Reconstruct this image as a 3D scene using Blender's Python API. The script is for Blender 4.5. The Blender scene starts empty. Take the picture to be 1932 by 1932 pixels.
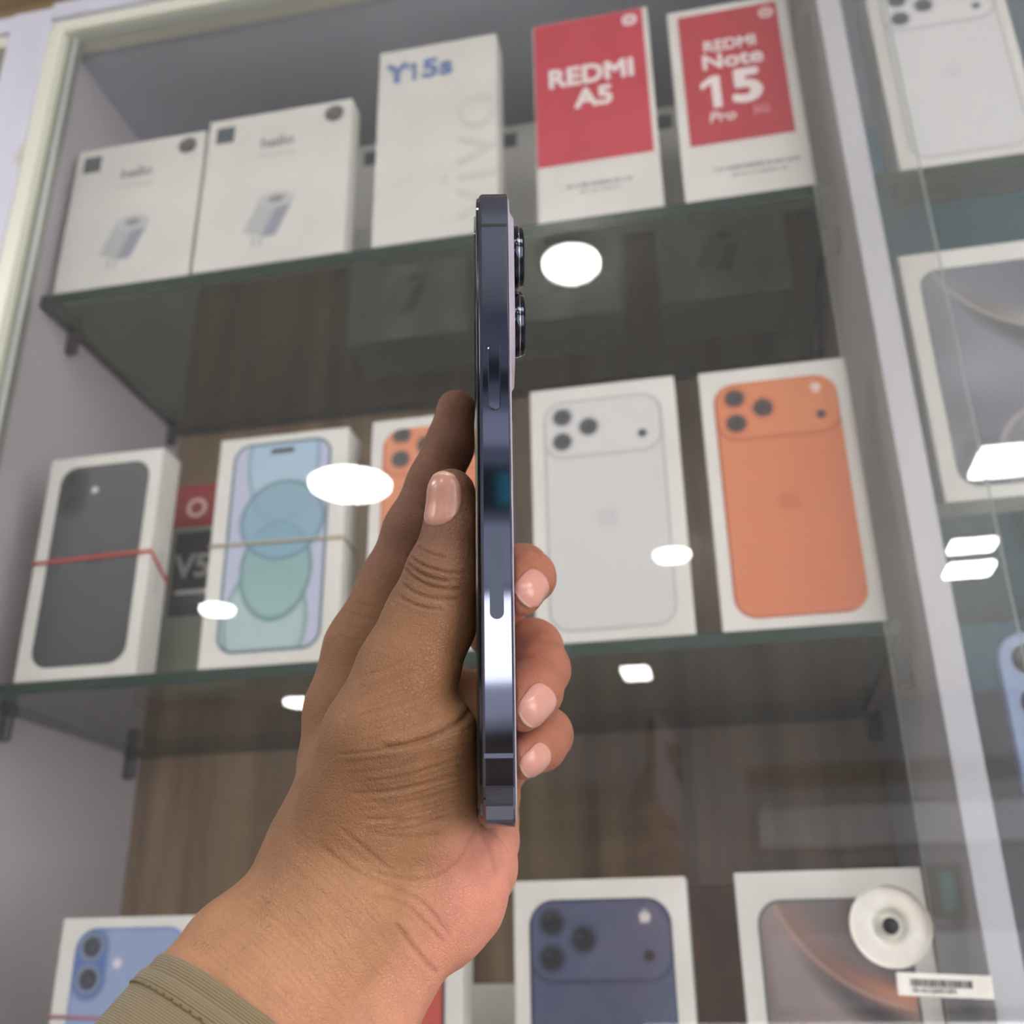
import bpy, bmesh, math, random
import numpy as np
from mathutils import Vector, Matrix
from mathutils.bvhtree import BVHTree
random.seed(4); rng = np.random.default_rng(4)
S = bpy.context.scene
COL = S.collection

# ------------------------------------------------------------ camera, world, light, exposure
EYE = np.array([0., 0., 1.40])
YAW, PIT, ROL, FPX = math.radians(11.286), math.radians(23.385), math.radians(-0.901), 1989.7
def cam_axes():
    cy, sy, cp, sp = math.cos(YAW), math.sin(YAW), math.cos(PIT), math.sin(PIT)
    fw = np.array([-sy*cp, cy*cp, sp]); rt = np.array([cy, sy, 0.]); up = np.cross(rt, fw)
    cr, sr = math.cos(ROL), math.sin(ROL)
    return np.array([cr*rt+sr*up, -sr*rt+cr*up, -fw])
AX = cam_axes()
cd = bpy.data.cameras.new('camera'); cam = bpy.data.objects.new('camera', cd); COL.objects.link(cam)
mw = Matrix.Identity(4)
for i in range(3):
    for j in range(3): mw[i][j] = AX[j][i]
    mw[i][3] = EYE[i]
cam.matrix_world = mw
cd.sensor_width = 36; cd.lens = FPX/1932*36; cd.clip_start = .02
cd.dof.use_dof = True; cd.dof.focus_distance = .262; cd.dof.aperture_fstop = 15.5
S.camera = cam
wd = bpy.data.worlds.new('world'); S.world = wd; wd.use_nodes = True
wd.node_tree.nodes['Background'].inputs[0].default_value = (1, .985, .99, 1)
wd.node_tree.nodes['Background'].inputs[1].default_value = 5.5
S.view_settings.view_transform = 'Standard'; S.view_settings.look = 'None'
S.view_settings.exposure = 0.10; S.view_settings.gamma = 1
S.view_settings.use_curve_mapping = False
S.cycles.transparent_max_bounces = 24
LAMP = 60.0      # emission of the round ceiling lamps
# ------------------------------------------------------------ helpers
def lin(c):
    c = np.asarray(c, float)/255.
    return np.where(c <= .04045, c/12.92, ((c+.055)/1.055)**2.4)
def L4(c): return (*[float(v) for v in lin(c)], 1.)
MATS = {}
def mat(name, col=(200, 200, 200), rough=.5, metal=0, spec=.5, emit=None, es=0, coat=0):
    if name in MATS: return MATS[name]
    m = bpy.data.materials.new(name); m.use_nodes = True; b = m.node_tree.nodes['Principled BSDF']
    b.inputs['Base Color'].default_value = L4(col); b.inputs['Roughness'].default_value = rough
    b.inputs['Metallic'].default_value = metal; b.inputs['Specular IOR Level'].default_value = spec
    b.inputs['Coat Weight'].default_value = coat
    if emit: b.inputs['Emission Color'].default_value = L4(emit); b.inputs['Emission Strength'].default_value = es
    MATS[name] = m; return m
def noisy(name, c1, c2, scale=(8, 8, 8), rough=.5, detail=4, bump=0, lo=.35, hi=.65, spec=.5):
    if name in MATS: return MATS[name]
    m = mat(name, c1, rough, spec=spec); nt = m.node_tree; b = nt.nodes['Principled BSDF']
    tc = nt.nodes.new('ShaderNodeTexCoord'); mp = nt.nodes.new('ShaderNodeMapping'); mp.inputs['Scale'].default_value = scale
    no = nt.nodes.new('ShaderNodeTexNoise'); no.inputs['Scale'].default_value = 1; no.inputs['Detail'].default_value = detail
    cr = nt.nodes.new('ShaderNodeValToRGB'); cr.color_ramp.elements[0].position = lo; cr.color_ramp.elements[1].position = hi
    cr.color_ramp.elements[0].color = L4(c1); cr.color_ramp.elements[1].color = L4(c2)
    nt.links.new(tc.outputs['Object'], mp.inputs['Vector']); nt.links.new(mp.outputs[0], no.inputs['Vector'])
    nt.links.new(no.outputs['Fac'], cr.inputs['Fac']); nt.links.new(cr.outputs[0], b.inputs['Base Color'])
    if bump:
        bp = nt.nodes.new('ShaderNodeBump'); bp.inputs['Strength'].default_value = bump; bp.inputs['Distance'].default_value = .002
        nt.links.new(no.outputs['Fac'], bp.inputs['Height']); nt.links.new(bp.outputs[0], b.inputs['Normal'])
    return m
def glassmat(name, tint, ior=1.5, haze=0., hazecol=(220, 225, 225), rough=0.):
    m = bpy.data.materials.new(name); m.use_nodes = True; nt = m.node_tree; nt.nodes.clear()
    out = nt.nodes.new('ShaderNodeOutputMaterial'); tr = nt.nodes.new('ShaderNodeBsdfTransparent'); tr.inputs[0].default_value = L4(tint)
    gl = nt.nodes.new('ShaderNodeBsdfGlossy'); gl.inputs['Roughness'].default_value = rough; gl.inputs[0].default_value = (1, 1, 1, 1)
    fr = nt.nodes.new('ShaderNodeFresnel'); fr.inputs[0].default_value = ior
    # backfacing side keeps the outside ior
    mx = nt.nodes.new('ShaderNodeMixShader'); geo = nt.nodes.new('ShaderNodeNewGeometry')
    mi = nt.nodes.new('ShaderNodeMix'); mi.data_type = 'FLOAT'
    mi.inputs[2].default_value = ior; mi.inputs[3].default_value = 1/ior
    nt.links.new(geo.outputs['Backfacing'], mi.inputs[0]); nt.links.new(mi.outputs[0], fr.inputs[0])
    nt.links.new(fr.outputs[0], mx.inputs[0]); nt.links.new(tr.outputs[0], mx.inputs[1]); nt.links.new(gl.outputs[0], mx.inputs[2])
    last = mx
    if haze:
        df = nt.nodes.new('ShaderNodeBsdfDiffuse'); df.inputs[0].default_value = L4(hazecol)
        m2 = nt.nodes.new('ShaderNodeMixShader'); m2.inputs[0].default_value = haze
        nt.links.new(mx.outputs[0], m2.inputs[1]); nt.links.new(df.outputs[0], m2.inputs[2]); last = m2
    nt.links.new(last.outputs[0], out.inputs[0]); return m
def tag(o, label=None, cat=None, group=None, kind=None):
    if label: o['label'] = label
    if cat: o['category'] = cat
    if group: o['group'] = group
    if kind: o['kind'] = kind
    return o
def link(name, me, m=None, parent=None, loc=None, smooth=False):
    o = bpy.data.objects.new(name, me); COL.objects.link(o)
    if m is not None and len(me.materials) == 0: me.materials.append(m)
    if parent: o.parent = parent
    if loc is not None: o.location = loc
    if smooth: me.shade_smooth()
    return o
def empty(name, loc=(0, 0, 0), rz=0):
    o = bpy.data.objects.new(name, None); o.empty_display_size = .02; o.location = loc; o.rotation_euler[2] = rz; COL.objects.link(o); return o
def pyd(name, v, f, m=None, parent=None, smooth=False, loc=None):
    me = bpy.data.meshes.new(name); me.from_pydata([tuple(map(float, a)) for a in v], [], [tuple(map(int, a)) for a in f]); me.update()
    return link(name, me, m, parent, loc, smooth)
def bm_obj(name, bm, m, parent=None, smooth=False, loc=None):
    me = bpy.data.meshes.new(name); bm.to_mesh(me); bm.free(); return link(name, me, m, parent, loc, smooth)
def bbox(bm, lo, hi, bev=0., seg=2):
    r = bmesh.ops.create_cube(bm, size=1)['verts']
    for v in r:
        v.co = Vector([lo[i]+(v.co[i]+.5)*(hi[i]-lo[i]) for i in range(3)])
    if bev:
        es = list({e for v in r for e in v.link_edges})
        bmesh.ops.bevel(bm, geom=es, offset=bev, segments=seg, affect='EDGES', profile=.5)
def box(name, lo, hi, m, parent=None, bev=0., seg=2):
    bm = bmesh.new(); bbox(bm, lo, hi, bev, seg); return bm_obj(name, bm, m, parent)
def lathe(name, prof, m, parent=None, n=48, loc=None, axis='z', rot=None):
    v = []; f = []
    for (r, z) in prof:
        for k in range(n):
            a = 2*math.pi*k/n; v.append((r*math.cos(a), r*math.sin(a), z))
    for i in range(len(prof)-1):
        for k in range(n):
            k2 = (k+1) % n; f.append((i*n+k, i*n+k2, (i+1)*n+k2, (i+1)*n+k))
    o = pyd(name, v, f, m, parent, True, loc)
    if rot: o.rotation_euler = rot
    return o
def textmesh(name, s, size, m, parent, loc, bold=0., align='CENTER', spacing=1., rotz=0., sx=1., depth=.00015, shear=0):
    """lettering lying on an x-z face that looks towards -y"""
    bb = min(bold, 0)
    c = bpy.data.curves.new(name, 'FONT'); c.body = s; c.size = size; c.offset = bb; c.align_x = align; c.align_y = 'CENTER'
    c.space_character = spacing; c.extrude = depth; c.shear = shear; c.resolution_u = 6
    t = bpy.data.objects.new('tmp', c); COL.objects.link(t)
    dg = bpy.context.evaluated_depsgraph_get(); me = bpy.data.meshes.new_from_object(t.evaluated_get(dg))
    bpy.data.objects.remove(t); me.name = name
    if bold > 0:      # a heavier weight: the same outline laid down again round a small circle
        bmt = bmesh.new()
        for k in range(8):
            mc = me.copy(); mc.transform(Matrix.Translation((bold*1.1*math.cos(k*math.pi/4), bold*1.1*math.sin(k*math.pi/4), .00001*k))); bmt.from_mesh(mc); bpy.data.meshes.remove(mc)
        bmt.to_mesh(me); bmt.free()
    M = Matrix.Translation(loc) @ Matrix.Rotation(rotz, 4, 'Y') @ Matrix.Rotation(math.radians(90), 4, 'X') @ Matrix.Diagonal((sx, 1, 1, 1))
    me.transform(M); return link(name, me, m, parent)
def W(p):
    """camera-space millimetres (right, up, depth) to world"""
    p = np.atleast_2d(np.asarray(p, float)); q = p.copy(); q[:, 2] *= -1
    return EYE + (q/1000.) @ AX

# ------------------------------------------------------------ materials
M_white = noisy('white_laminate', (196, 190, 200), (186, 180, 190), (6, 6, 6), .35)
M_post = noisy('white_painted_trim', (208, 208, 222), (196, 196, 210), (9, 9, 5), .4)
M_alu = mat('aluminium_track', (222, 223, 208), .45, .25)
M_wood = noisy('brown_wood_laminate', (118, 97, 76), (168, 144, 118), (45, 45, 3.0), .45, 6, lo=.3, hi=.7)
M_header = noisy('brown_wood_header', (96, 80, 54), (128, 108, 76), (4, 40, 60), .5, 5)
M_ctop = noisy('grey_cabinet_top', (176, 185, 200), (190, 199, 214), (4, 10, 4), .28, 3, spec=.6)
M_teal = mat('teal_back', (52, 116, 142), .5)
M_dark = mat('dark_strip', (50, 54, 62), .5)
M_door = glassmat('door_glass', (253, 253, 252), 1.5, .010, (225, 220, 218))
M_door2 = glassmat('rear_door_glass', (253, 253, 252), 1.5, .045, (225, 222, 220))
M_shelf = glassmat('shelf_glass', (210, 220, 213), 1.52, .006, (120, 130, 125))
M_edge = mat('green_glass_edge', (26, 52, 44), .25, spec=.4)
M_dedge = mat('door_glass_edge', (200, 210, 206), .45)
M_carton = noisy('white_carton', (224, 223, 220), (216, 215, 211), (20, 20, 20), .42)
M_cartonw = noisy('warm_white_carton', (224, 223, 220), (217, 215, 212), (20, 20, 20), .5)
M_peg = mat('dark_shelf_peg', (74, 72, 74), .3, .7)
M_plastic = noisy('white_plastic', (226, 224, 218), (214, 210, 202), (90, 90, 90), .35)
M_ink = mat('dark_ink', (70, 70, 72), .6)
M_grey = mat('grey_ink', (160, 160, 160), .6)
M_lgrey = mat('light_grey_ink', (196, 197, 195), .5)
M_blueink = mat('blue_ink', (112, 134, 180), .5)
M_whiteink = mat('white_ink', (238, 228, 228), .45)
M_red = noisy('red_print', (200, 52, 76), (192, 46, 70), (20, 20, 20), .4)
M_redband = mat('red_rubber', (196, 70, 64), .5)
M_tanband = mat('tan_rubber', (178, 168, 140), .5)
def vcmat(name, rough, spec=.5):
    m = mat(name, (255, 255, 255), rough, spec=spec); nt = m.node_tree
    a = nt.nodes.new('ShaderNodeAttribute'); a.attribute_name = 'Col'
    nt.links.new(a.outputs['Color'], nt.nodes['Principled BSDF'].inputs['Base Color']); return m
M_print = vcmat('printed_picture', .4)

# ------------------------------------------------------------ room
def struct(name, lo, hi, m): return tag(box(name, lo, hi, m), kind='structure')
M_wall = noisy('wall_paint', (176, 178, 184), (166, 168, 176), (3, 3, 3), .7)
M_ceil = noisy('ceiling_paint', (206, 206, 204), (198, 198, 196), (3, 3, 3), .7)
M_floor = noisy('floor_tile', (140, 134, 128), (126, 120, 114), (5, 5, 5), .3)
ZC = 2.55
struct('floor', (-3, -4, -.05), (3, 1.0, 0), M_floor)
struct('ceiling', (-3, -4, ZC), (3, 1.0, ZC+.05), M_ceil)
struct('wall_back', (-3, .90, 0), (3, 1.0, ZC), M_wall)
struct('wall_left', (-3.05, -4, 0), (-3, 1.0, ZC), M_wall)
bmf = bmesh.new()      # unseen side wall; wide opening added to let side light into the cabinet
bbox(bmf, (3, -4, 0), (3.05, -3.5, ZC)); bbox(bmf, (3, -.55, 0), (3.05, 1.0, ZC)); bbox(bmf, (3, -3.5, 2.25), (3.05, -.55, ZC)); bbox(bmf, (3, -3.5, 0), (3.05, -.55, .35))
tag(bm_obj('wall_right', bmf, M_wall), kind='structure')
bmf = bmesh.new()      # unseen front wall; opening shaped for fill light and the phone's reflection
bbox(bmf, (-3, -4.1, 0), (3, -4, .55)); bbox(bmf, (-3, -4.1, 1.16), (3, -4, ZC)); bbox(bmf, (-3, -4.1, .55), (-2.2, -4, 1.16)); bbox(bmf, (2.2, -4.1, .55), (3, -4, 1.16))
tag(bm_obj('wall_front', bmf, noisy('slate_paint', (140, 146, 162), (128, 135, 152), (3, 3, 3), .6)), kind='structure')

# ------------------------------------------------------------ display cabinets
Z0 = 1.40
def z(v): return Z0+v
YB, YF, YS = .860, .600, .625       # back panel, front of panels, front edge of shelves
def shelf_glass(name, x0, x1, zt, parent, t=.0085, m=None):
    v = [(x, y, zz) for zz in (zt-t, zt) for (x, y) in ((x0, YS), (x1, YS), (x1, YB-.002), (x0, YB-.002))]
    f = [(3, 2, 1, 0), (4, 5, 6, 7), (0, 1, 5, 4), (1, 2, 6, 5), (2, 3, 7, 6), (3, 0, 4, 7)]
    o = pyd(name, v, f, None, parent); o.data.materials.append(M_shelf); o.data.materials.append(M_edge)
    for i in (2, 3, 4, 5): o.data.polygons[i].material_index = 1
    return o
def peg(x, y, zt, parent, side=1):
    bm = bmesh.new()
    bbox(bm, (min(x, x+.012*side), y-.004, zt-.012), (max(x, x+.012*side), y+.004, zt-.0085), .001)
    bbox(bm, (min(x, x+.010*side), y-.0035, zt-.030), (max(x, x+.010*side), y+.0035, zt-.011), .0025, 3)
    return bm_obj('shelf_peg', bm, M_peg, parent)

A = empty('display_cabinet', (0, 0, 0))
tag(A, 'white framed wall display cabinet in the middle with glass shelves of phone boxes', 'cabinet')
ZB = z(-.50)
box('side_panel', (-.530, YF, ZB), (-.512, YB+.01, z(.765)), M_white, A)
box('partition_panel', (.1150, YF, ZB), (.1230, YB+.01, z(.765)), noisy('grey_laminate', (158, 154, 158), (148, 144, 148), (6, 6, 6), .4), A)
box('back_panel', (-.512, YB, ZB), (.115, YB+.012, z(.765)), M_wood, A)
box('top_panel', (-.512, YF, z(.753)), (.115, YB, z(.765)), M_ctop, A)
box('bottom_panel', (-.512, YF, ZB), (.115, YB, ZB+.018), M_white, A)
# left post with old yellow glue along its edge
def glue_mat():
    m = noisy('glue_stained_trim', (208, 208, 222), (198, 198, 212), (9, 9, 5), .4); nt = m.node_tree; b = nt.nodes['Principled BSDF']
    tc = nt.nodes['Texture Coordinate']; sp = nt.nodes.new('ShaderNodeTexNoise'); sp.inputs['Scale'].default_value = 28
    mp = nt.nodes.new('ShaderNodeMapping'); mp.inputs['Scale'].default_value = (1.4, 1, .45); nt.links.new(tc.outputs['Object'], mp.inputs[0]); nt.links.new(mp.outputs[0], sp.inputs['Vector'])
    cr = nt.nodes.new('ShaderNodeValToRGB'); cr.color_ramp.elements[0].position = .66; cr.color_ramp.elements[1].position = .72
    nt.links.new(sp.outputs['Fac'], cr.inputs[0])
    old = b.inputs['Base Color'].links[0].from_socket; mx = nt.nodes.new('ShaderNodeMix'); mx.data_type = 'RGBA'
    nt.links.new(cr.outputs[0], mx.inputs[0]); nt.links.new(old, mx.inputs[6]); mx.inputs[7].default_value = L4((176, 158, 104)); nt.links.new(mx.outputs[2], b.inputs['Base Color'])
    return m
M_glue = glue_mat()
box('corner_post', (-.5560, .578, ZB), (-.5180, YF+.006, z(.7765)), M_glue, A, .0015)
box('top_rail', (-.5178, .578, z(.7635)), (.1228, YF+.006, z(.781)), M_post, A, .001)
box('door_track', (-.5178, .582, z(.7500)), (.1228, YF+.010, z(.7630)), M_alu, A, .001)
box('side_track', (-.5178, .580, ZB), (-.5050, YF, z(.7499)), M_alu, A, .001)
box('track_lip', (-.5049, .590, ZB), (-.4975, YF, z(.7499)), mat('track_inner', (150, 152, 144), .4, .4), A)
box('front_trim', (.1150, YF-.0005, ZB), (.1315, YF+.003, z(.745)), M_post, A, .0006)
ys = YF+.008
for k, (zt, t) in enumerate(((z(.5055), .0105), (z(.1835), .0085), (z(-.135), .0085))):
    shelf_glass('glass_shelf', -.5105, .1060, zt, A, t)
    for yy in (.668, .838):
        peg(-.512, yy, zt, A, 1); peg(.115, yy, zt, A, -1)
# neighbour on the right
B = empty('display_cabinet', (0, 0, 0))
tag(B, 'display cabinet at the right edge with teal back panel behind its shelves', 'cabinet')
box('side_panel', (.1231, YF+.003, ZB), (.1315, YB+.01, z(.765)), noisy('slate_laminate', (120, 128, 142), (110, 118, 132), (6, 6, 6), .4), B)
box('back_panel', (.1315, YB, ZB), (.70, YB+.012, z(.765)), M_teal, B)
box('top_rail', (.1232, .578, z(.7635)), (.718, YF+.006, z(.781)), M_post, B, .001)
box('door_track', (.1232, .582, z(.7500)), (.718, YF+.010, z(.7630)), M_alu, B, .001)
box('back_strip', (.246, YB-.004, z(.30)), (.262, YB, z(.50)), M_dark, B)
box('top_panel', (.1315, YF, z(.753)), (.70, YB, z(.765)), M_ctop, B)
box('bottom_panel', (.1315, YF, ZB), (.70, YB, ZB+.018), M_white, B)
box('side_panel', (.70, YF, ZB), (.718, YB+.01, z(.765)), M_white, B)
for zt in (z(.5065), z(.2545), z(-.020)): shelf_glass('glass_shelf', .1330, .6985, zt, B, .0095)
# neighbour on the left
Cb = empty('display_cabinet', (0, 0, 0))
tag(Cb, 'narrow sliver of a dark display cabinet at the upper left edge', 'cabinet')
box('top_rail', (-1.0, .578, z(.7570)), (-.5562, YF+.006, z(.7745)), M_post, Cb, .001)
box('door_track', (-1.0, .582, z(.7440)), (-.5562, YF+.008, z(.7565)), M_alu, Cb)
box('side_panel', (-.552, YF+.010, ZB), (-.5305, YB+.01, z(.765)), M_white, Cb)
box('back_panel', (-1.0, YB, ZB), (-.552, YB+.01, z(.765)), M_wood, Cb)
box('top_panel', (-1.0, YF+.01, z(.753)), (-.552, YB, z(.765)), M_ctop, Cb)
box('side_panel', (-1.018, YF, ZB), (-1.0, YB+.01, z(.765)), M_white, Cb)
tag(box('trim_1', (-1.02, .606, z(.785)), (.72, .90, ZC-.002), M_header), kind='structure')

# doors
def pane(name, x0, x1, y0, y1, parent, gm=None):
    z0_, z1_ = ZB+.01, z(.748)
    v = [(x, y, zz) for zz in (z0_, z1_) for (x, y) in ((x0, y0), (x1, y0), (x1, y1), (x0, y1))]
    f = [(3, 2, 1, 0), (4, 5, 6, 7), (0, 1, 5, 4), (1, 2, 6, 5), (2, 3, 7, 6), (3, 0, 4, 7)]
    o = pyd(name, v, f, None, parent); o.data.materials.append(gm or M_door); o.data.materials.append(M_dedge)
    for i in (0, 1, 3, 5): o.data.polygons[i].material_index = 1
    return o
doorA = pane('sliding_glass_door', -.497, .1590, .5880, .5920, A)
doorB = pane('sliding_glass_door', .0920, .690, .5935, .5975, B, M_door2)
# round finger pull and barcode sticker on the front pane
pr = [(r_*.96, y_) for r_, y_ in ((.0038, -.0010), (.0040, -.0056), (.0050, -.0064), (.0066, -.0064), (.0080, -.0055), (.0086, -.0038), (.0094, -.0031), (.0120, -.0030), (.0180, -.0032), (.0196, -.0034), (.0204, -.0026), (.0205, -.0006), (.0203, 0))]
pull = lathe('finger_pull', pr, M_plastic, doorA, 72, (.0710, .5880, z(.0165)), rot=(math.radians(-90), 0, 0))
pull.data.transform(Matrix.Scale(-1, 4, (0, 0, 1)))
pull['label'] = 'round white plastic pull with hollow hub'
lathe('pull_hole', [(0, .0003), (.0040, .0003), (.0040, .0008)], mat('hole_dark', (28, 28, 30), .6), pull, 32)
stk = box('barcode_sticker', (-.0218, -.0011, -.0052), (.0218, 0, .0052), M_plastic, doorA, .0004)
stk.location = (.0915, .5879, z(-.0108)); stk.rotation_euler = (0, math.radians(3.0), 0)
bm = bmesh.new(); x = -.0155
while x < .0130:
    w = random.choice((.00018, .0003, .00045, .0006)); bbox(bm, (x, -.0013, -.0008), (x+w, -.00112, .0026)); x += w+random.choice((.0002, .00035, .0005))
bm_obj('barcode', bm, M_ink, stk)
textmesh('serial_text', 'SN: HLCCJ040CC8FA', .0030, M_ink, stk, (-.0048, -.00125, -.0025), sx=.72, depth=.0001)

# ------------------------------------------------------------ printed pictures
def rr_sd(X, Y, x0, x1, y0, y1, r):
    cx, cy = (x0+x1)/2, (y0+y1)/2
    qx = np.abs(X-cx)-(x1-x0)/2+r; qy = np.abs(Y-cy)-(y1-y0)/2+r
    return np.hypot(np.maximum(qx, 0), np.maximum(qy, 0))+np.minimum(np.maximum(qx, qy), 0)-r
def over(c, mask, col):
    mask = np.clip(mask, 0, 1)[..., None]; return c*(1-mask)+np.asarray(col, float)*mask
def aa(sd, w=.5): return np.clip(.5-sd/w, 0, 1)
def picture(name, parent, x0, x1, z0, z1, r, fn, step=.9, y=-.0003):
    """rounded rectangle print (mm in box-front coordinates) coloured by fn"""
    nx = max(8, int((x1-x0)/step)); nz = max(8, int((z1-z0)/step))
    zz = np.concatenate([z0+r*(1-np.cos(np.linspace(0, math.pi/2, 10))), np.linspace(z0+r, z1-r, nz)[1:-1], z1-r*(1-np.sin(np.linspace(0, math.pi/2, 10)))]) if r > 0 else np.linspace(z0, z1, nz)
    d = np.minimum(zz-z0, z1-zz); ins = np.where(d < r, r-np.sqrt(np.maximum(0, r*r-(r-d)**2)), 0) if r > 0 else 0*zz
    s = np.linspace(0, 1, nx)
    X = (x0+ins)[:, None]+s[None, :]*((x1-x0)-2*ins)[:, None]; Z = np.repeat(zz[:, None], nx, 1)
    n = len(zz); v = np.stack([X.ravel()/1000, np.full(X.size, y), Z.ravel()/1000], 1)
    i = np.arange(n*nx).reshape(n, nx); f = np.stack([i[:-1, :-1].ravel(), i[:-1, 1:].ravel(), i[1:, 1:].ravel(), i[1:, :-1].ravel()], 1)
    o = pyd(name, v, f, M_print, parent)
    c = lin(fn(X, Z)).reshape(-1, 3); c4 = np.concatenate([c, np.ones((len(c), 1))], 1)
    at = o.data.color_attributes.new('Col', 'FLOAT_COLOR', 'POINT'); at.data.foreach_set('color', c4.astype(np.float32).ravel())
    return o
def logo_mask(X, Y, cx, cy, s):
    """fruit emblem, height about 2.3 s"""
    x = (X-cx)/s; y = (Y-cy)/s
    a = np.minimum(np.hypot((x+.38)/.62, (y+.05)/.85), np.hypot((x-.38)/.62, (y+.05)/.85))-1
    b = np.hypot(x-1.18, y-.12)-.50
    body = np.maximum(a*.6, -b)
    notch = np.hypot(x, y-1.0)-.22; body = np.maximum(body, -notch)
    leaf = np.maximum(np.hypot(x+.12-.0, y-1.05)-.42, np.hypot(x-.42, y-1.48)-.42)
    return aa(np.minimum(body, leaf)*s, .8)
def back_pro(base, hi, lo, lens, flash=(235, 230, 230), logo=None, faint=0):
    base, hi, lo = (np.array(c, float) for c in (base, hi, lo))
    def fn(X, Y):
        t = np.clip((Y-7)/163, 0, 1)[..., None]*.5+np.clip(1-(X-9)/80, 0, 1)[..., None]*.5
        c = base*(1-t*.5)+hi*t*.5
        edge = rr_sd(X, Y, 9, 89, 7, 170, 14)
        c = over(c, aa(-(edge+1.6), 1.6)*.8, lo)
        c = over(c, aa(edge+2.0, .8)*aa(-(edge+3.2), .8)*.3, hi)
        p = rr_sd(X, Y, 10.5, 86.5, 129, 168.5, 12)
        c = over(c, aa(np.abs(p-1.2)-1.2, 2)*.75, lo)
        c = over(c, aa(p, 1.), (base+hi)/2)
        g = rr_sd(X, Y, 12, 86, 10, 121, 11)
        c = over(c, aa(np.abs(g)-.5, 1.)*.30, hi)
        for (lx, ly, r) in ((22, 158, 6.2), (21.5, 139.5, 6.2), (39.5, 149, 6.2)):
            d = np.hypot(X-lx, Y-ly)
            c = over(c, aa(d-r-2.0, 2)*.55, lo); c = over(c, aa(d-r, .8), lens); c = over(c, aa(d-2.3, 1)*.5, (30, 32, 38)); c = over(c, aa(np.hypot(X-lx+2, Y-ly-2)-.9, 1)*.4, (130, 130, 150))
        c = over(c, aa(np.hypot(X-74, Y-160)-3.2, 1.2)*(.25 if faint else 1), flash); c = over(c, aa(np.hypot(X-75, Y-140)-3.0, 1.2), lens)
        if logo is not None: c = over(c, logo_mask(X, Y, 49, 82, 7.5)*.7, logo)
        return c
    return fn
def back_base(base, hi, pill, lens, ring, logo):
    base, hi = np.array(base, float), np.array(hi, float)
    def fn(X, Y):
        t = np.clip((Y-10)/150, 0, 1)[..., None]; c = base*(1-t)+hi*t
        e = rr_sd(X, Y, 11, 84, 9, 161, 13); c = over(c, aa(-(e+1.4), 1.6)*.5, np.array(pill))
        p = rr_sd(X, Y, 12.5, 32, 122, 160, 9.7)
        c = over(c, aa(p-1.5, 3)*.5, np.array(pill)*.8); c = over(c, aa(p, 1), pill)
        for (lx, ly) in ((22, 150.5), (22, 132.5)):
            d = np.hypot(X-lx, Y-ly)
            c = over(c, aa(d-8.3, .8), ring); c = over(c, aa(d-5.8, .8), lens); c = over(c, aa(np.hypot(X-lx-1.2, Y-ly+1)-2.0, 1)*.35, (110, 110, 120))
        c = over(c, aa(np.hypot(X-40, Y-141)-2.8, 1.6), (222, 216, 224))
        c = over(c, logo_mask(X, Y, 48, 88, 6.5)*.8, logo)
        return c
    return fn
def front_bubbles(X, Y):
    c = np.zeros(X.shape+(3,))+np.array([184, 190, 216.])
    def blob(c, cx, cy, rx, ry, top, bot, edge, al=.9):
        d = np.hypot((X-cx)/rx, (Y-cy)/ry); t = np.clip((Y-cy)/ry*.5+.5, 0, 1)[..., None]
        colr = np.array(bot, float)*(1-t)+np.array(top, float)*t
        m = aa((d-1)*rx, 1.)*al; c = c*(1-m[..., None])+colr*m[..., None]
        return over(c, np.exp(-((d-.97)*rx/1.6)**2)*.75*(d < 1.02), edge)
    c = blob(c, 50, 150, 27, 50, (150, 190, 226), (176, 198, 210), (118, 148, 172))
    c = blob(c, 45, 30, 30, 42, (160, 188, 186), (176, 200, 200), (112, 142, 146))
    c = blob(c, 50, 66, 26, 36, (124, 164, 166), (146, 184, 182), (88, 124, 132))
    c = blob(c, 52, 103, 31, 30, (122, 160, 178), (126, 170, 196), (92, 128, 142), .8)
    c = over(c, aa(rr_sd(X, Y, 39.5, 57.5, 154.5, 158, 1.7), .8), (52, 62, 72))
    e = rr_sd(X, Y, 11.5, 85.5, 9, 164, 13); c = over(c, aa(-(e+2.0), .9), (84, 106, 120)); c = over(c, aa(-(e+.7), .7), (120, 140, 150))
    return c
def swirl(dark, mid, glow, line, edge):
    dark, mid, glow, line = (np.array(c, float) for c in (dark, mid, glow, line))
    def fn(X, Y):
        n = .5+.5*np.sin(X*.055+Y*.03+1.2); c = dark*(1-n[..., None]*.5)+mid*n[..., None]*.5
        d1 = np.hypot(X-98, Y-196)/1. - 84          # big arc from the upper left to the lower right
        c = over(c, aa(-d1, 3)*np.clip(1-d1/60, 0, 1)*.75, mid)
        el = np.hypot(((X-60)*.72+(Y-118)*-.69)/34, ((X-60)*.69+(Y-118)*.72)/10)
        c = over(c, np.clip(1.35-el, 0, 1)*.8, dark*.45)
        c = over(c, np.exp(-((d1+4)/6)**2)*np.clip((X-15)/60, 0, 1), glow)
        c = over(c, np.exp(-(d1/1.1)**2)*.8, line)
        d2 = np.hypot(X-72, Y-26)-34
        c = over(c, np.exp(-(d2/1.6)**2)*.7, line); c = over(c, np.exp(-((d2+5)/6)**2)*.3, glow)
        d3 = np.hypot(X-86, Y-22)-26; c = over(c, np.exp(-(d3/1.3)**2)*.6, line)
        c = over(c, np.exp(-(((X-30)/26)**2+((Y-88)/20)**2))*.55, mid*1.25)
        e = rr_sd(X, Y, 10.5, 88, 8.5, 167, 13); c = over(c, aa(-(e+1.5), .8), edge)
        return c
    return fn

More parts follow.
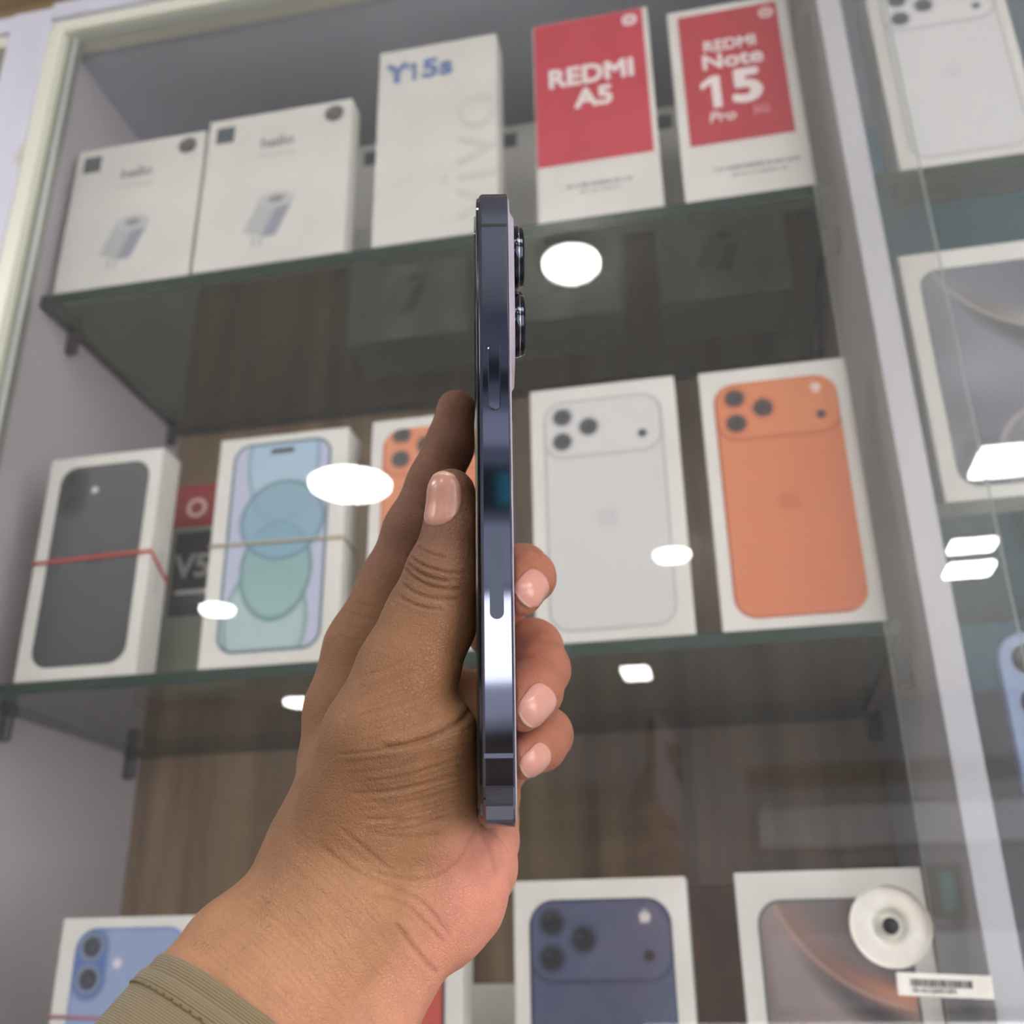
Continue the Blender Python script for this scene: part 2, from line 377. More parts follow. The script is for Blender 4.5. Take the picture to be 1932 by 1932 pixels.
# ------------------------------------------------------------ cartons
def carton(name, x0, x1, zb, zt, label, y0=YS, depth=.026, m=None, group=None, cat='box', rz=0., bev=.0009):
    """Empty at the front-left bottom corner; front face in the local x-z plane"""
    shelf = 'top' if zb > S2+.2 else 'middle' if abs(zb-S2) < .01 else 'bottom' if zb < S2 else 'right cabinet'
    kinds = 'charger boxes' if name == 'charger_box' else 'phone boxes'
    if name != 'storage_box': group = kinds+(' in the right cabinet' if x0 > .12 else ' on the %s shelf of the middle cabinet' % shelf)
    o = empty(name, (x0, y0, zb), rz); tag(o, label, cat, group)
    box('carton', (0, 0, 0), (x1-x0, depth, zt-zb), m or M_carton, o, bev)
    # the lid seam around the side
    return o
S1, S2, S3 = z(.5055), z(.1835), z(-.135)
# shelf 2
g = 'phone boxes standing on the middle shelf'
b = carton('phone_box', -.4745, -.3835, S2, z(.3535), 'white phone box with black phone back printed on it, red rubber band', depth=.026)
picture('printed_phone', b, 11, 82, 9, 161, 13, back_base((56, 61, 66), (74, 79, 84), (38, 42, 46), (14, 17, 20), (50, 54, 58), (38, 41, 44)))
t = textmesh('side_lettering', 'iPhone', .0125, M_lgrey, b, (0, 0, 0), depth=.0001)
t.data.transform(Matrix.Rotation(math.radians(90), 4, 'Y')); t.data.transform(Matrix.Rotation(math.radians(90), 4, 'Z'))
t.data.transform(Matrix.Translation((.0912, .013, .078)))
bm = bmesh.new()
def loopband(name, x0, x1, y0, y1, zs, m, label, r=.0011):
    """closed rubber band round a box; zs = height at the front left, front right, back right, back left"""
    P = [(x0-r, y0-r, zs[0]), (x1+r, y0-r, zs[1]), (x1+r, y1+r, zs[2]), (x0-r, y1+r, zs[3])]
    v = []; f = []; n = 8; ring = []
    pts = []
    for i in range(4):
        a = Vector(P[i]); c = Vector(P[(i+1) % 4])
        for k in range(6): pts.append(a.lerp(c, k/6))
    N = len(pts)
    for i, p in enumerate(pts):
        tdir = (pts[(i+1) % N]-pts[i-1]).normalized(); up = Vector((0, 0, 1)); s = tdir.cross(up).normalized(); u = s.cross(tdir)
        for k in range(n):
            a = 2*math.pi*k/n; v.append(p+s*math.cos(a)*r*.75+u*math.sin(a)*r*1.25)
    for i in range(N):
        for k in range(n): f.append((i*n+k, i*n+(k+1) % n, ((i+1) % N)*n+(k+1) % n, ((i+1) % N)*n+k))
    o = pyd(name, v, f, m, None, True); return tag(o, label, 'rubber band')
bm.free()
loopband('rubber_band', -.4745, -.3835, YS, YS+.026, (z(.2700), z(.2720), z(.2560), z(.262)), M_redband, 'red rubber band around the box showing a black phone')
b = carton('phone_box', -.3385, -.2415, S2, z(.3535), 'white phone box with a light blue bubble wallpaper screen and tan rubber band')
picture('printed_phone', b, 11.5, 85.5, 9, 164, 13, front_bubbles)
loopband('rubber_band', -.3385, -.2415, YS, YS+.026, (z(.2710), z(.2690), z(.266), z(.268)), M_tanband, 'thin tan rubber band around the light blue phone box', .0009)
b = carton('phone_box', -.2240, -.1290, S2, z(.3550), 'white phone box with orange phone back, half hidden behind the hand')
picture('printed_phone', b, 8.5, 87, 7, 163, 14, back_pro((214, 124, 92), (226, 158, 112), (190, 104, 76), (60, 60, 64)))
b = carton('phone_box', -.1110, -.0125, S2, z(.3645), 'white phone box with a silver white phone back and three dark lenses')
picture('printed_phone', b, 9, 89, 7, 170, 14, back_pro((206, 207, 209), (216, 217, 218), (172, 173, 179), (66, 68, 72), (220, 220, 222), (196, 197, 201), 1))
b = carton('phone_box', .0035, .0985, S2, z(.3635), 'white phone box with an orange phone back, rightmost on the middle shelf')
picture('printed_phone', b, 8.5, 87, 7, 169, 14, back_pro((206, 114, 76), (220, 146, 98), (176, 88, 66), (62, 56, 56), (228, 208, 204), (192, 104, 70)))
# boxes behind on shelf 2
b = carton('phone_box', -.4320, -.3420, S2, z(.3610), 'red box with white lettering standing behind the black phone box', y0=.705, m=noisy('deep_red_carton', (158, 36, 42), (148, 30, 38), (20, 20, 20), .45))
textmesh('lettering', 'O P', .022, mat('pink_ink', (240, 196, 196), .5), b, (.044, -.0004, .1560), bold=.0006)
v = [(.060, -.0004, .136), (.072, -.0004, .136), (.056, -.0004, .100), (.042, -.0004, .100)]
pyd('white_stroke', v, [(0, 1, 2, 3)], M_whiteink, b)
b = carton('phone_box', -.4045, -.3300, S2, z(.3130), 'grey green box with a black panel between two phone boxes', y0=.680, depth=.022, m=noisy('grey_green_carton', (150, 154, 142), (138, 142, 130), (20, 20, 20), .5))
box('dark_panel', (.0080, -.0005, .058), (.062, -.0001, .125), mat('black_print', (44, 46, 54), .3), b)
textmesh('panel_mark', 'V5', .026, M_grey, b, (.024, -.0008, .096), bold=.0008)
box('panel_line', (.012, -.0009, .0745), (.040, -.0005, .0780), M_lgrey, b)
box('side_line', (.0030, -.0005, .004), (.0045, -.0001, .126), M_ink, b)

# shelf 1
def one(name, parent, xr, zc, hgt, w, m, y=-.0004):
    a = hgt/2; v = [(xr-w, y, zc-a), (xr, y, zc-a), (xr, y, zc+a), (xr-w*.95, y, zc+a), (xr-w-hgt*.26, y, zc+a-hgt*.20), (xr-w-hgt*.26, y, zc+a-hgt*.20-w*.9), (xr-w, y, zc+a-w*1.05)]
    n = len(v); v += [(p[0], y+.00015, p[2]) for p in v]
    return pyd(name, v, [tuple(range(n)), tuple(range(2*n-1, n-1, -1))]+[((i+1) % n, i, n+i, n+(i+1) % n) for i in range(n)], m, parent)
def charger(x0, x1, zt, label, y0=YS, depth=.02, group=None):
    b = carton('charger_box', x0, x1, S1, zt, label, y0, depth, M_cartonw, group)
    w = (x1-x0)*1000; h = (zt-S1)*1000
    box('size_mark', (.0075, -.0004, h/1000-.026), (.0235, -.0001, h/1000-.0095), mat('slate_ink', (82, 94, 98), .5), b, 0)
    lathe('seal', [(0, 0), (.0078, 0), (.0082, .0003)], mat('olive_foil', (104, 104, 98), .4, .3), b, 32, (w/1000-.0150, -.0003, h/1000-.0135), rot=(math.radians(90), 0, 0))
    textmesh('brand_lettering', 'hello', .0150, M_grey, b, (w/2000, -.0004, h/1000-.0335), bold=.0003)
    def ln(X, Y):
        c = np.zeros(X.shape+(3,))+np.array([221, 219, 216.]); k = (np.sin(X*1.9)+np.sin(X*3.1+1)) > -.4
        return over(c, k*aa(np.abs(Y-(h-46.5))-1.3, .6)*.5, (168, 168, 164))
    picture('small_print', b, w/2-17, w/2+17, h-49, h-44, 0, ln, .5)
    def ad(X, Y):
        c = np.zeros(X.shape+(3,))+np.array([221, 219, 216.]); x = X-w/2; y = Y-46
        body = np.maximum.reduce([np.abs((x+y*-.38)+2)-15.5, np.abs(y)-22+np.clip(np.abs(x)*.35, 0, 9)])
        c = over(c, aa(body, 1.5), (184, 190, 192))
        face = np.maximum.reduce([-(x-y*.38-1), (x-y*.38)-13, np.abs(y+6)-14])
        c = over(c, aa(face, 1.5)*.9, (146, 150, 168))
        top = np.hypot((x-3)/15, (y-15)/8)-1; c = over(c, aa(top*8, 1.5), (196, 198, 204)); c = over(c, aa((np.hypot((x-3.5)/7, (y-15.5)/3.6)-1)*4, 1.5), (146, 146, 148))
        for px in (-13, -7): c = over(c, aa(np.maximum(np.abs(x-px)-1.6, np.abs(y+24)-5), 1.2), (190, 192, 194))
        return c
    picture('printed_adapter', b, w/2-26, w/2+26, 14, 78, 0, ad, 1.)
    return b
charger(-.5010, -.3830, z(.6530), 'white charger box against the left wall on the top shelf')
charger(-.3790, -.2530, z(.6600), 'white charger box second from left on the top shelf', YS-.001)
charger(-.2960, -.1860, z(.7300), 'dim white charger box mostly hidden behind the tall white box with blue lettering', .750, .06)
charger(-.1630, -.0520, z(.7250), 'dim white charger box showing between the tall white and red boxes', .750, .06)
charger(-.0200, .0880, z(.7180), 'dim white charger box behind the two red printed boxes', .750, .06)
M_wx = M_carton
b = carton('phone_box', -.2310, -.1315, S1, z(.7040), 'tall white phone box with small blue lettering at the top', YS-.001)
textmesh('model_lettering', 'Y', .0270, M_blueink, b, (.0160, -.0004, .1715), bold=.0012, sx=1.05)
one('model_lettering', b, .0325, .1715, .0185, .0036, M_blueink)
textmesh('model_lettering', '5s', .0270, M_blueink, b, (.0500, -.0004, .1715), bold=.0012, sx=1.05, spacing=1.05)
textmesh('side_logo', 'vivo', .072, mat('pearl_ink', (210, 211, 208), .35), b, (.0780, -.0004, .0760), bold=-.0004, rotz=math.radians(-90), spacing=1.05, sx=1.02)
def bars(name, parent, cx, cz, w, h, m, n=2, seed=1):
    r = random.Random(seed); bm = bmesh.new()
    for k in range(n):
        ww = w*(1 if k == 0 else .6); x = cx-ww/2
        while x < cx+ww/2:
            l = r.uniform(.0009, .0022); hh = h*r.uniform(.55, 1)*(1 if k == 0 else .55); bbox(bm, (x, -.0004, cz-k*h*1.5-hh/2), (x+l, -.0001, cz-k*h*1.5+hh/2)); x += l+r.choice((.0005, .0006, .0018))
    return bm_obj(name, bm, m, parent)
b = carton('phone_box', -.1015, -.0085, S1, z(.7050), 'tall phone box with red front over a white foot, leftmost red one')
box('red_field', (.0010, -.0004, .0520), (.0890, -.0001, .1982), M_red, b)
textmesh('brand_lettering', 'REDMI', .0255, M_whiteink, b, (.0455, -.0007, .1370), bold=.0009, sx=.92, spacing=1.02)
textmesh('model_lettering', 'A5', .0255, M_whiteink, b, (.0470, -.0007, .1130), bold=.0009, sx=1.0)
lg = picture('logo_badge', b, 72.5, 84.5, 181.5, 193.5, 5.2, lambda X, Y: over(np.zeros(X.shape+(3,))+np.array([236, 222, 224.]), aa(np.minimum(np.abs(np.maximum(np.abs(X-78.5)-2.6, np.abs(Y-187.5)-1.9))-.45, np.abs(X-78.5)-.4+100*(np.abs(Y-187.3) > 1.9)), .5), (196, 60, 84)), .35, -.0006)
bars('small_print', b, .0475, .0300, .050, .0042, M_grey, 2, 3)
b = carton('phone_box', .0065, .0985, S1, z(.6930), 'white framed phone box with red panel and big white number on top shelf')
box('red_field', (.0080, -.0004, .0500), (.0835, -.0001, .1800), mat('red_print_deep', (184, 52, 68), .4), b)
textmesh('brand_lettering', 'REDMI', .0150, M_whiteink, b, (.0450, -.0007, .1440), bold=.0004, sx=.93)
textmesh('series_lettering', 'Note', .0200, M_whiteink, b, (.0455, -.0007, .1280), bold=.0005, sx=1.08)
one('number_lettering', b, .0345, .0990, .0310, .0066, M_whiteink, -.0007)
textmesh('number_lettering', '5', .0430, M_whiteink, b, (.0540, -.0007, .0990), bold=.0017, sx=1.12)
textmesh('suffix_lettering', 'Pro', .0130, M_whiteink, b, (.0330, -.0007, .0740), bold=.0002, sx=1.05, shear=.2)
textmesh('network_lettering', '5G', .0100, mat('pale_red_ink', (222, 150, 156), .45), b, (.0620, -.0007, .0750), bold=.0002)
picture('logo_badge', b, 69.5, 80.5, 164.5, 175.5, 4.8, lambda X, Y: over(np.zeros(X.shape+(3,))+np.array([232, 205, 206.]), aa(np.abs(np.maximum(np.abs(X-75)-2.4, np.abs(Y-170)-1.8))-.45, .5), (192, 70, 84)), .35, -.0006)
bars('small_print', b, .0540, .0255, .062, .0045, M_grey, 2, 7)

# shelf 3
b = carton('phone_box', -.4100, -.3140, S3, z(.0320), 'white phone box with a light blue phone back at the lower left corner')
picture('printed_phone', b, 11, 84, 9, 161, 13, back_base((140, 160, 204), (146, 162, 200), (86, 114, 172), (56, 62, 72), (122, 134, 160), (150, 168, 206)))
loopband('rubber_band', -.4100, -.3140, YS, YS+.026, (z(-.0225), z(-.0255), z(-.026), z(-.026)), mat('dull_red_rubber', (170, 110, 128), .5), 'dull red rubber band around the light blue phone box at lower left', .0008)
b = carton('phone_box', -.2500, -.1570, S3, z(.0400), 'white box with red screen picture, mostly hidden behind the wrist', rz=0)
picture('printed_phone', b, 8, 83, 8, 165, 13, lambda X, Y: over(np.zeros(X.shape+(3,))+np.array([196, 92, 84.])+np.clip((70-X)/60, -1, 1)[..., None]*np.array([14, 30, 30.]), aa(-(rr_sd(X, Y, 8, 83, 8, 165, 13)+1.7), .8), (66, 66, 74)))
b = carton('phone_box', -.1275, -.0300, S3, z(.0455), 'white phone box with a navy blue phone back and three lenses')
picture('printed_phone', b, 9, 88.5, 7, 170, 14, back_pro((70, 78, 104), (92, 98, 126), (52, 58, 80), (40, 43, 52), (214, 206, 206), (62, 70, 94)))
b = carton('phone_box', -.0035, .0950, S3, z(.0465), 'white phone box with bronze swirl wallpaper behind the round white pull')
picture('printed_phone', b, 10.5, 88, 8.5, 167, 13, swirl((96, 84, 88), (160, 144, 142), (206, 134, 104), (196, 158, 142), (92, 96, 100)))
b = carton('phone_box', -.2050, -.1050, S3, z(-.010), 'low grey white box lying behind, left of the navy phone box', y0=.760, depth=.05, m=M_cartonw)
b = carton('storage_box', -.0400, -.0020, S3, z(.0520), 'small brown carton behind the gap between navy and bronze phone boxes', y0=.800, depth=.04, m=noisy('brown_card', (92, 68, 48), (112, 82, 56), (30, 30, 30), .7))

# cabinet B contents
b = carton('phone_box', .1550, .2510, z(.5065), z(.6880), 'white phone box with silver phone back in the right cabinet', depth=.042)
picture('printed_phone', b, 9, 89, 7, 170, 14, back_pro((212, 213, 216), (222, 222, 224), (168, 170, 178), (70, 76, 80), (225, 225, 226), (202, 203, 207), 1))
b = carton('phone_box', .1425, .2410, z(.2545), z(.4360), 'white phone box with grey swirl wallpaper in the right cabinet')
picture('printed_phone', b, 10.5, 88, 8.5, 167, 13, swirl((88, 92, 108), (126, 130, 142), (150, 142, 138), (180, 168, 160), (100, 112, 120)))
b = carton('phone_box', .260, .355, z(.2545), z(.4360), 'white phone box beyond the right edge beside the grey swirl box')
b = empty('smartphone', (.1560, .632, z(-.0198)))
def slab(name, w, h, r, d0, d1, m, parent, n=10, ch=.0006):
    """rounded slab standing in x-z, thickness along y"""
    def ring(inset, y):
        out = []
        for (cx, cz, a0) in ((w-r, h-r, 0), (r, h-r, 90), (r, r, 180), (w-r, r, 270)):
            for k in range(n+1):
                a = math.radians(a0+90*k/n); out.append((cx+(r-inset)*math.cos(a), y, cz+(r-inset)*math.sin(a)))
        return out
    rs = [ring(ch, d0), ring(0, d0+ch), ring(0, d1-ch), ring(ch, d1)]; N = len(rs[0]); v = sum(rs, []); f = [tuple(range(N-1, -1, -1)), tuple(range(3*N, 4*N))]
    for i in range(3):
        for k in range(N): f.append((i*N+k, i*N+(k+1) % N, (i+1)*N+(k+1) % N, (i+1)*N+k))
    f = [tuple(reversed(q)) for q in f]
    return pyd(name, v, f, m, parent)
tag(b, 'pale blue phone standing upright low in the right cabinet', 'phone')
M_pblue = mat('pale_blue_back', (150, 172, 214), .3)
slab('body', .078, .1930, .016, 0, .008, M_pblue, b, ch=.0012)
for (lx, lz) in ((.0165, .177), (.0165, .152), (.038, .1645)):
    lr = lathe('camera_lens', [(0, 0), (.0070, 0), (.0078, .0008), (.0085, .0026), (.0095, .003)], mat('lens_dark', (48, 50, 56), .15, spec=.8), b, 32, (lx, -.0028, lz), rot=(math.radians(-90), 0, 0))
b = carton('storage_box', .134, .252, z(-.0200), z(.1560), 'dark grey carton behind the pale blue phone in the right cabinet', y0=.70, depth=.10, m=noisy('dark_grey_card', (72, 74, 84), (84, 84, 92), (8, 8, 8), .6))

# ------------------------------------------------------------ ceiling lamps
M_lamp = mat('lamp_white', (240, 240, 235), .4, emit=(255, 252, 250), es=LAMP)
M_fill = mat('fill_panel_white', (240, 240, 235), .4, emit=(255, 250, 244), es=13)  # glow of the added fill panels
M_rim = mat('lamp_rim', (230, 230, 228), .4)
def ceiling_lamp(x, y, d, label, h=.022):
    t = empty('ceiling_lamp', (x, y, ZC)); tag(t, label, 'ceiling lamp', 'ceiling lamps of the shop')
    r = d/2
    lathe('rim', [(r*1.06, 0), (r*1.08, -h*.5), (r*1.0, -h*.55), (r*.99, 0)], M_rim, t, 40)
    lathe('diffuser', [(r*.985, -.002), (r*.985, -h*.8), (r*.9, -h), (0, -h*1.02)], M_lamp, t, 40)
def panel_lamp(x, y, w, d, label, m=None):
    t = empty('ceiling_lamp', (x, y, ZC)); tag(t, label, 'ceiling lamp', 'ceiling lamps of the shop')
    box('frame', (-w/2-.012, -d/2-.012, -.012), (w/2+.012, d/2+.012, -.0005), M_rim, t, .002)
    box('diffuser', (-w/2, -d/2, -.018), (w/2, d/2, -.0125), m or M_lamp, t, .002)
ceiling_lamp(-.88, -1.13, .205, 'large round white ceiling lamp left of the photographer')
ceiling_lamp(-.19, -.34, .098, 'round white ceiling lamp nearest the middle cabinet', .026)
ceiling_lamp(-1.66, -1.98, .112, 'round white ceiling lamp toward the left wall')
ceiling_lamp(-.11, -1.83, .106, 'small round ceiling lamp straight behind the photographer')
ceiling_lamp(-1.91, -3.33, .14, 'round ceiling lamp at the far left by the shop front')
panel_lamp(-.35, -3.20, .105, .18, 'small rectangular ceiling panel lamp near the shop front')
panel_lamp(.80, -1.36, .26, .17, 'wide rectangular ceiling panel lamp at the right')
panel_lamp(.77, -1.96, .125, .085, 'small rectangular ceiling panel lamp, front one of a pair at right')
panel_lamp(.80, -2.18, .135, .11, 'small rectangular ceiling panel lamp, rear one of a pair at right')

panel_lamp(1.35, -.62, .6, .6, 'large square fill light added on the ceiling right of the photographer', M_fill)  # unseen fill panels added outside the door reflections to brighten the cabinets
panel_lamp(2.1, -1.9, .6, .6, 'large square fill light added on the ceiling by the right wall', M_fill)
panel_lamp(-1.75, -.15, .6, .6, 'large square fill light added on the ceiling left near the cabinets', M_fill)
panel_lamp(-2.5, -1.2, .6, .6, 'large square fill light added on the ceiling by the left wall', M_fill)

# ------------------------------------------------------------ unseen things around the photographer, some added for bounce light and reflections
M_ctw = noisy('white_counter', (228, 224, 220), (218, 214, 210), (5, 5, 5), .3)
t = empty('bounce_counter', (0, .45, 0)); tag(t, 'added white bounce counter running below the glass display cabinets', 'counter')  # unseen counter added to bounce light up onto the box bottoms
box('counter_body', (-2.0, -.25, 0), (2.0, .45, .84), M_ctw, t, .003); box('counter_top', (-2.02, -.30, .841), (2.02, .45, .865), M_ctw, t, .003)
M_cnt = noisy('counter_laminate', (120, 104, 88), (96, 82, 68), (3, 20, 20), .4)
t = empty('shop_counter', (0, -2.3, 0)); tag(t, 'brown shop counter with pale top behind the photographer', 'counter')
box('counter_body', (-1.3, -.25, 0), (1.5, .25, .95), M_cnt, t, .004); box('counter_top', (-1.34, -.29, .951), (1.54, .29, .985), M_post, t, .004)
def board(name, x0, x1, z0, z1, m, label, cat, y=-3.995):
    t = empty(name, (x0, y, z0)); tag(t, label, cat); box('board', (0, 0, 0), (x1-x0, .03, z1-z0), m, t, .003)
    box('frame', (-.012, -.004, -.012), (x1-x0+.012, .012, z1-z0+.012), M_dark, t); return t
board('reflection_board', .1, 1.7, 1.88, 2.06, mat('pale_lilac_board', (205, 208, 224), .5), 'blank pale lilac board added for phone reflections high on the shop front wall', 'board')  # unseen boards added to give the phone frame light and dark bands
board('reflection_board', .1, 1.7, 2.16, 2.24, mat('dark_board', (36, 38, 46), .5), 'narrow dark reflection board added directly under the ceiling on the shop front wall', 'board')
t = board('reflection_panel', .45, .95, 1.58, 1.78, mat('dark_reflection', (28, 40, 44), .3), 'added dark wide reflection board with a cyan panel on the shop front wall', 'screen')  # added dark and cyan patch for the phone frame to mirror
box('cyan_panel', (.40, .031, .02), (.465, .033, .18), mat('cyan_print', (44, 150, 165), .5), t)
board('reflection_board', .1, 1.7, 1.22, 1.52, mat('pale_grey_board', (196, 200, 214), .5), 'blank pale grey board added for phone reflections just above the shop opening', 'board')
t = empty('wall_shelf_unit', (-1.5, -3.7, 0)); tag(t, 'dark wood shelf unit behind the photographer on the right', 'shelf unit')
box('unit_back', (-1.0, -.22, 0), (1.0, -.18, 2.2), mat('unit_dark', (50, 46, 44), .5), t)
for k in range(5): box('unit_shelf', (-1.0, -.18, .35+k*.42), (1.0, .12, .37+k*.42), M_cnt, t)

# ------------------------------------------------------------ the phone in the hand (local frame: thickness, length, away)
def P3(px, py, d): return np.array([(px-966)/FPX*d, -(py-966)/FPX*d, d])
pb, pt_ = P3(941, 1560, 247), P3(929.3, 378, 281)      # lowest and highest point of the outline, on the rounded corners
LEN, THK, WID = .1607, .00785, .0776
u = (pt_-pb)/np.linalg.norm(pt_-pb)
side = np.array([1, 0, 0.]); side -= u*side.dot(u); side /= np.linalg.norm(side)
th = math.radians(0.6); away = np.cross(u, side); away = away if away[2] > 0 else -away
side = side*math.cos(th)+away*math.sin(th); side /= np.linalg.norm(side); away = np.cross(u, side); away = away if away[2] > 0 else -away
mid = (pb+pt_)/2-away*11.8
def PL(v):
    """phone local metres (thickness to the right, away from viewer, up) -> camera mm"""
    v = np.atleast_2d(np.asarray(v, float))*1000
    return mid+v[:, :1]*side+v[:, 1:2]*away+v[:, 2:3]*u
phone = empty('smartphone', (0, 0, 0))
R3 = np.stack([AXv for AXv in [side*[1, 1, -1], away*[1, 1, -1], u*[1, 1, -1]]])  # rows in camera axes
Rw = R3 @ AX
mwp = Matrix.Identity(4); o_ = W(mid)[0]
for i in range(3):
    for j in range(3): mwp[i][j] = Rw[j][i]
    mwp[i][3] = o_[i]
phone.matrix_world = mwp
tag(phone, 'dark polished phone held upright on edge in the hand', 'phone')
def steel():
    m = mat('polished_dark_steel', (116, 120, 136), .05, 1.0); return m
M_steel = steel()
M_blk = mat('black_glass', (10, 11, 13), .06, spec=.8, coat=.3)
M_mauve = noisy('mauve_camera_plateau', (176, 166, 180), (168, 158, 174), (60, 60, 60), .25)
M_slate = mat('slate_window', (66, 74, 92), .35)
M_gap = mat('dark_gap', (14, 15, 20), .4)
def rrslab(name, y0, y1, z0, z1, r, xs, m, parent=phone, n=16, smooth=True):
    """slab whose rounded outline lies in the away/up plane; xs = list of (x, inset) rings from left to right"""
    v = []; f = []
    for (x, ins) in xs:
        for (cy, cz, a0) in ((y1-r, z1-r, 0), (y0+r, z1-r, 90), (y0+r, z0+r, 180), (y1-r, z0+r, 270)):
            for k in range(n+1):
                a = math.radians(a0+90*k/n); v.append((x, cy+(r-ins)*math.cos(a), cz+(r-ins)*math.sin(a)))
    N = 4*(n+1)
    for i in range(len(xs)-1):
        for k in range(N): f.append((i*N+k, (i+1)*N+k, (i+1)*N+(k+1) % N, i*N+(k+1) % N))
    f.append(tuple(range(N))); f.append(tuple(range(len(xs)*N-1, (len(xs)-1)*N-1, -1)))
    o = pyd(name, v, f, m, parent)
    if smooth:
        for p in o.data.polygons[:-2]: p.use_smooth = True
        mod = o.modifiers.new('es', 'EDGE_SPLIT'); mod.split_angle = math.radians(28)
    return o
hT, hL = THK/2, LEN/2
rrslab('frame', 0, WID, -hL, hL, .0118, [(-hT+.0003, .0008), (-hT+.0006, .0003), (-hT+.0011, 0), (hT-.0005, 0), (hT-.0002, .0002), (hT, .0006)], M_steel, n=24)
rrslab('screen', .0009, WID-.0009, -hL+.0009, hL-.0009, .0112, [(-hT-.0004, .0005), (-hT-.0002, .0001), (-hT+.0004, 0)], M_blk)['label'] = 'black front glass'
rrslab('screen_protector', .0016, WID-.0016, -hL+.0040, hL-.0060, .010, [(-hT-.0009, .0002), (-hT-.00045, 0)], glassmat('protector_glass', (210, 220, 216), 1.5))
rrslab('back_glass', .0010, WID-.0010, -hL+.0010, hL-.0010, .0112, [(hT, 0), (hT+.0003, .0004)], M_mauve)
# camera plateau on the back, with sloping skirt
rrslab('camera_plateau', .0045, .0430, hL-.0455, hL-.0045, .0110, [(hT+.0002, -.0022), (hT+.0007, -.0008), (hT+.0013, 0), (hT+.0015, .0004)], M_mauve)
M_lensring = mat('lens_ring', (40, 44, 54), .12, .9)
M_lensgl = mat('lens_glass', (6, 6, 8), .04, spec=.9, coat=.4)
def lens(yc, zc):
    o = lathe('camera_lens', [(.0083, 0), (.0083, .0011), (.0079, .0014), (.0079, .0022), (.0074, .0027), (.0060, .0028)], M_lensring, phone, 64, (hT+.0015, yc, zc), rot=(0, math.radians(90), 0))
    lathe('lens_cover', [(.0061, .0026), (.0, .0027)], M_lensgl, o, 48)
    lathe('lens_trim', [(.00805, .0011), (.0082, .0013), (.0080, .0015)], mat('lens_trim_bright', (170, 160, 160), .1, 1.), o, 64)
    return o
lens(.0150, hL-.0152); lens(.0150, hL-.0345); lens(.0335, hL-.0250)
def pill(name, x0, x1, z0, z1, yout, m, ch=.00025, n=12):
    """flat capsule on the near face of the frame"""
    r = (x1-x0)/2; xc = (x0+x1)/2; v = []; f = []
    for (ins, y) in ((0, .0002), (0, -yout+ch), (ch, -yout)):
        for (cz, a0) in ((z1-r, 0), (z0+r, 180)):
            for k in range(n+1):
                a = math.radians(a0+180*k/n); v.append((xc+(r-ins)*math.cos(a), y, cz+(r-ins)*math.sin(a)))
    N = 2*(n+1)
    for i in range(2):
        for k in range(N): f.append((i*N+k, i*N+(k+1) % N, (i+1)*N+(k+1) % N, (i+1)*N+k))
    f.append(tuple(range(2*N, 3*N))); return pyd(name, v, f, m, phone)
def zl(py):   # height on the near face for an image row
    lo_, hi_ = -hL, hL
    for _ in range(30):
        m_ = (lo_+hi_)/2; q = PL((0, 0, m_))[0]
        if 966-FPX*q[1]/q[2] > py: lo_ = m_
        else: hi_ = m_
    return lo_
pill('button_gap', -.00168, .00168, zl(775), zl(645), .00006, M_gap)
pill('power_button', -.00150, .00150, zl(773), zl(648), .00045, M_steel)
pill('antenna_window', -.00155, .00175, zl(1168), zl(1010), .00008, M_slate, .00002)
def band(name, zc, h, m):
    return box(name, (-hT+.0008, -.00006, zc-h/2), (hT-.0004, .0002, zc+h/2), m, phone)
band('antenna_band', zl(1426), .00105, mat('antenna_grey', (86, 92, 112), .4)); band('antenna_band', zl(425), .0008, M_gap)

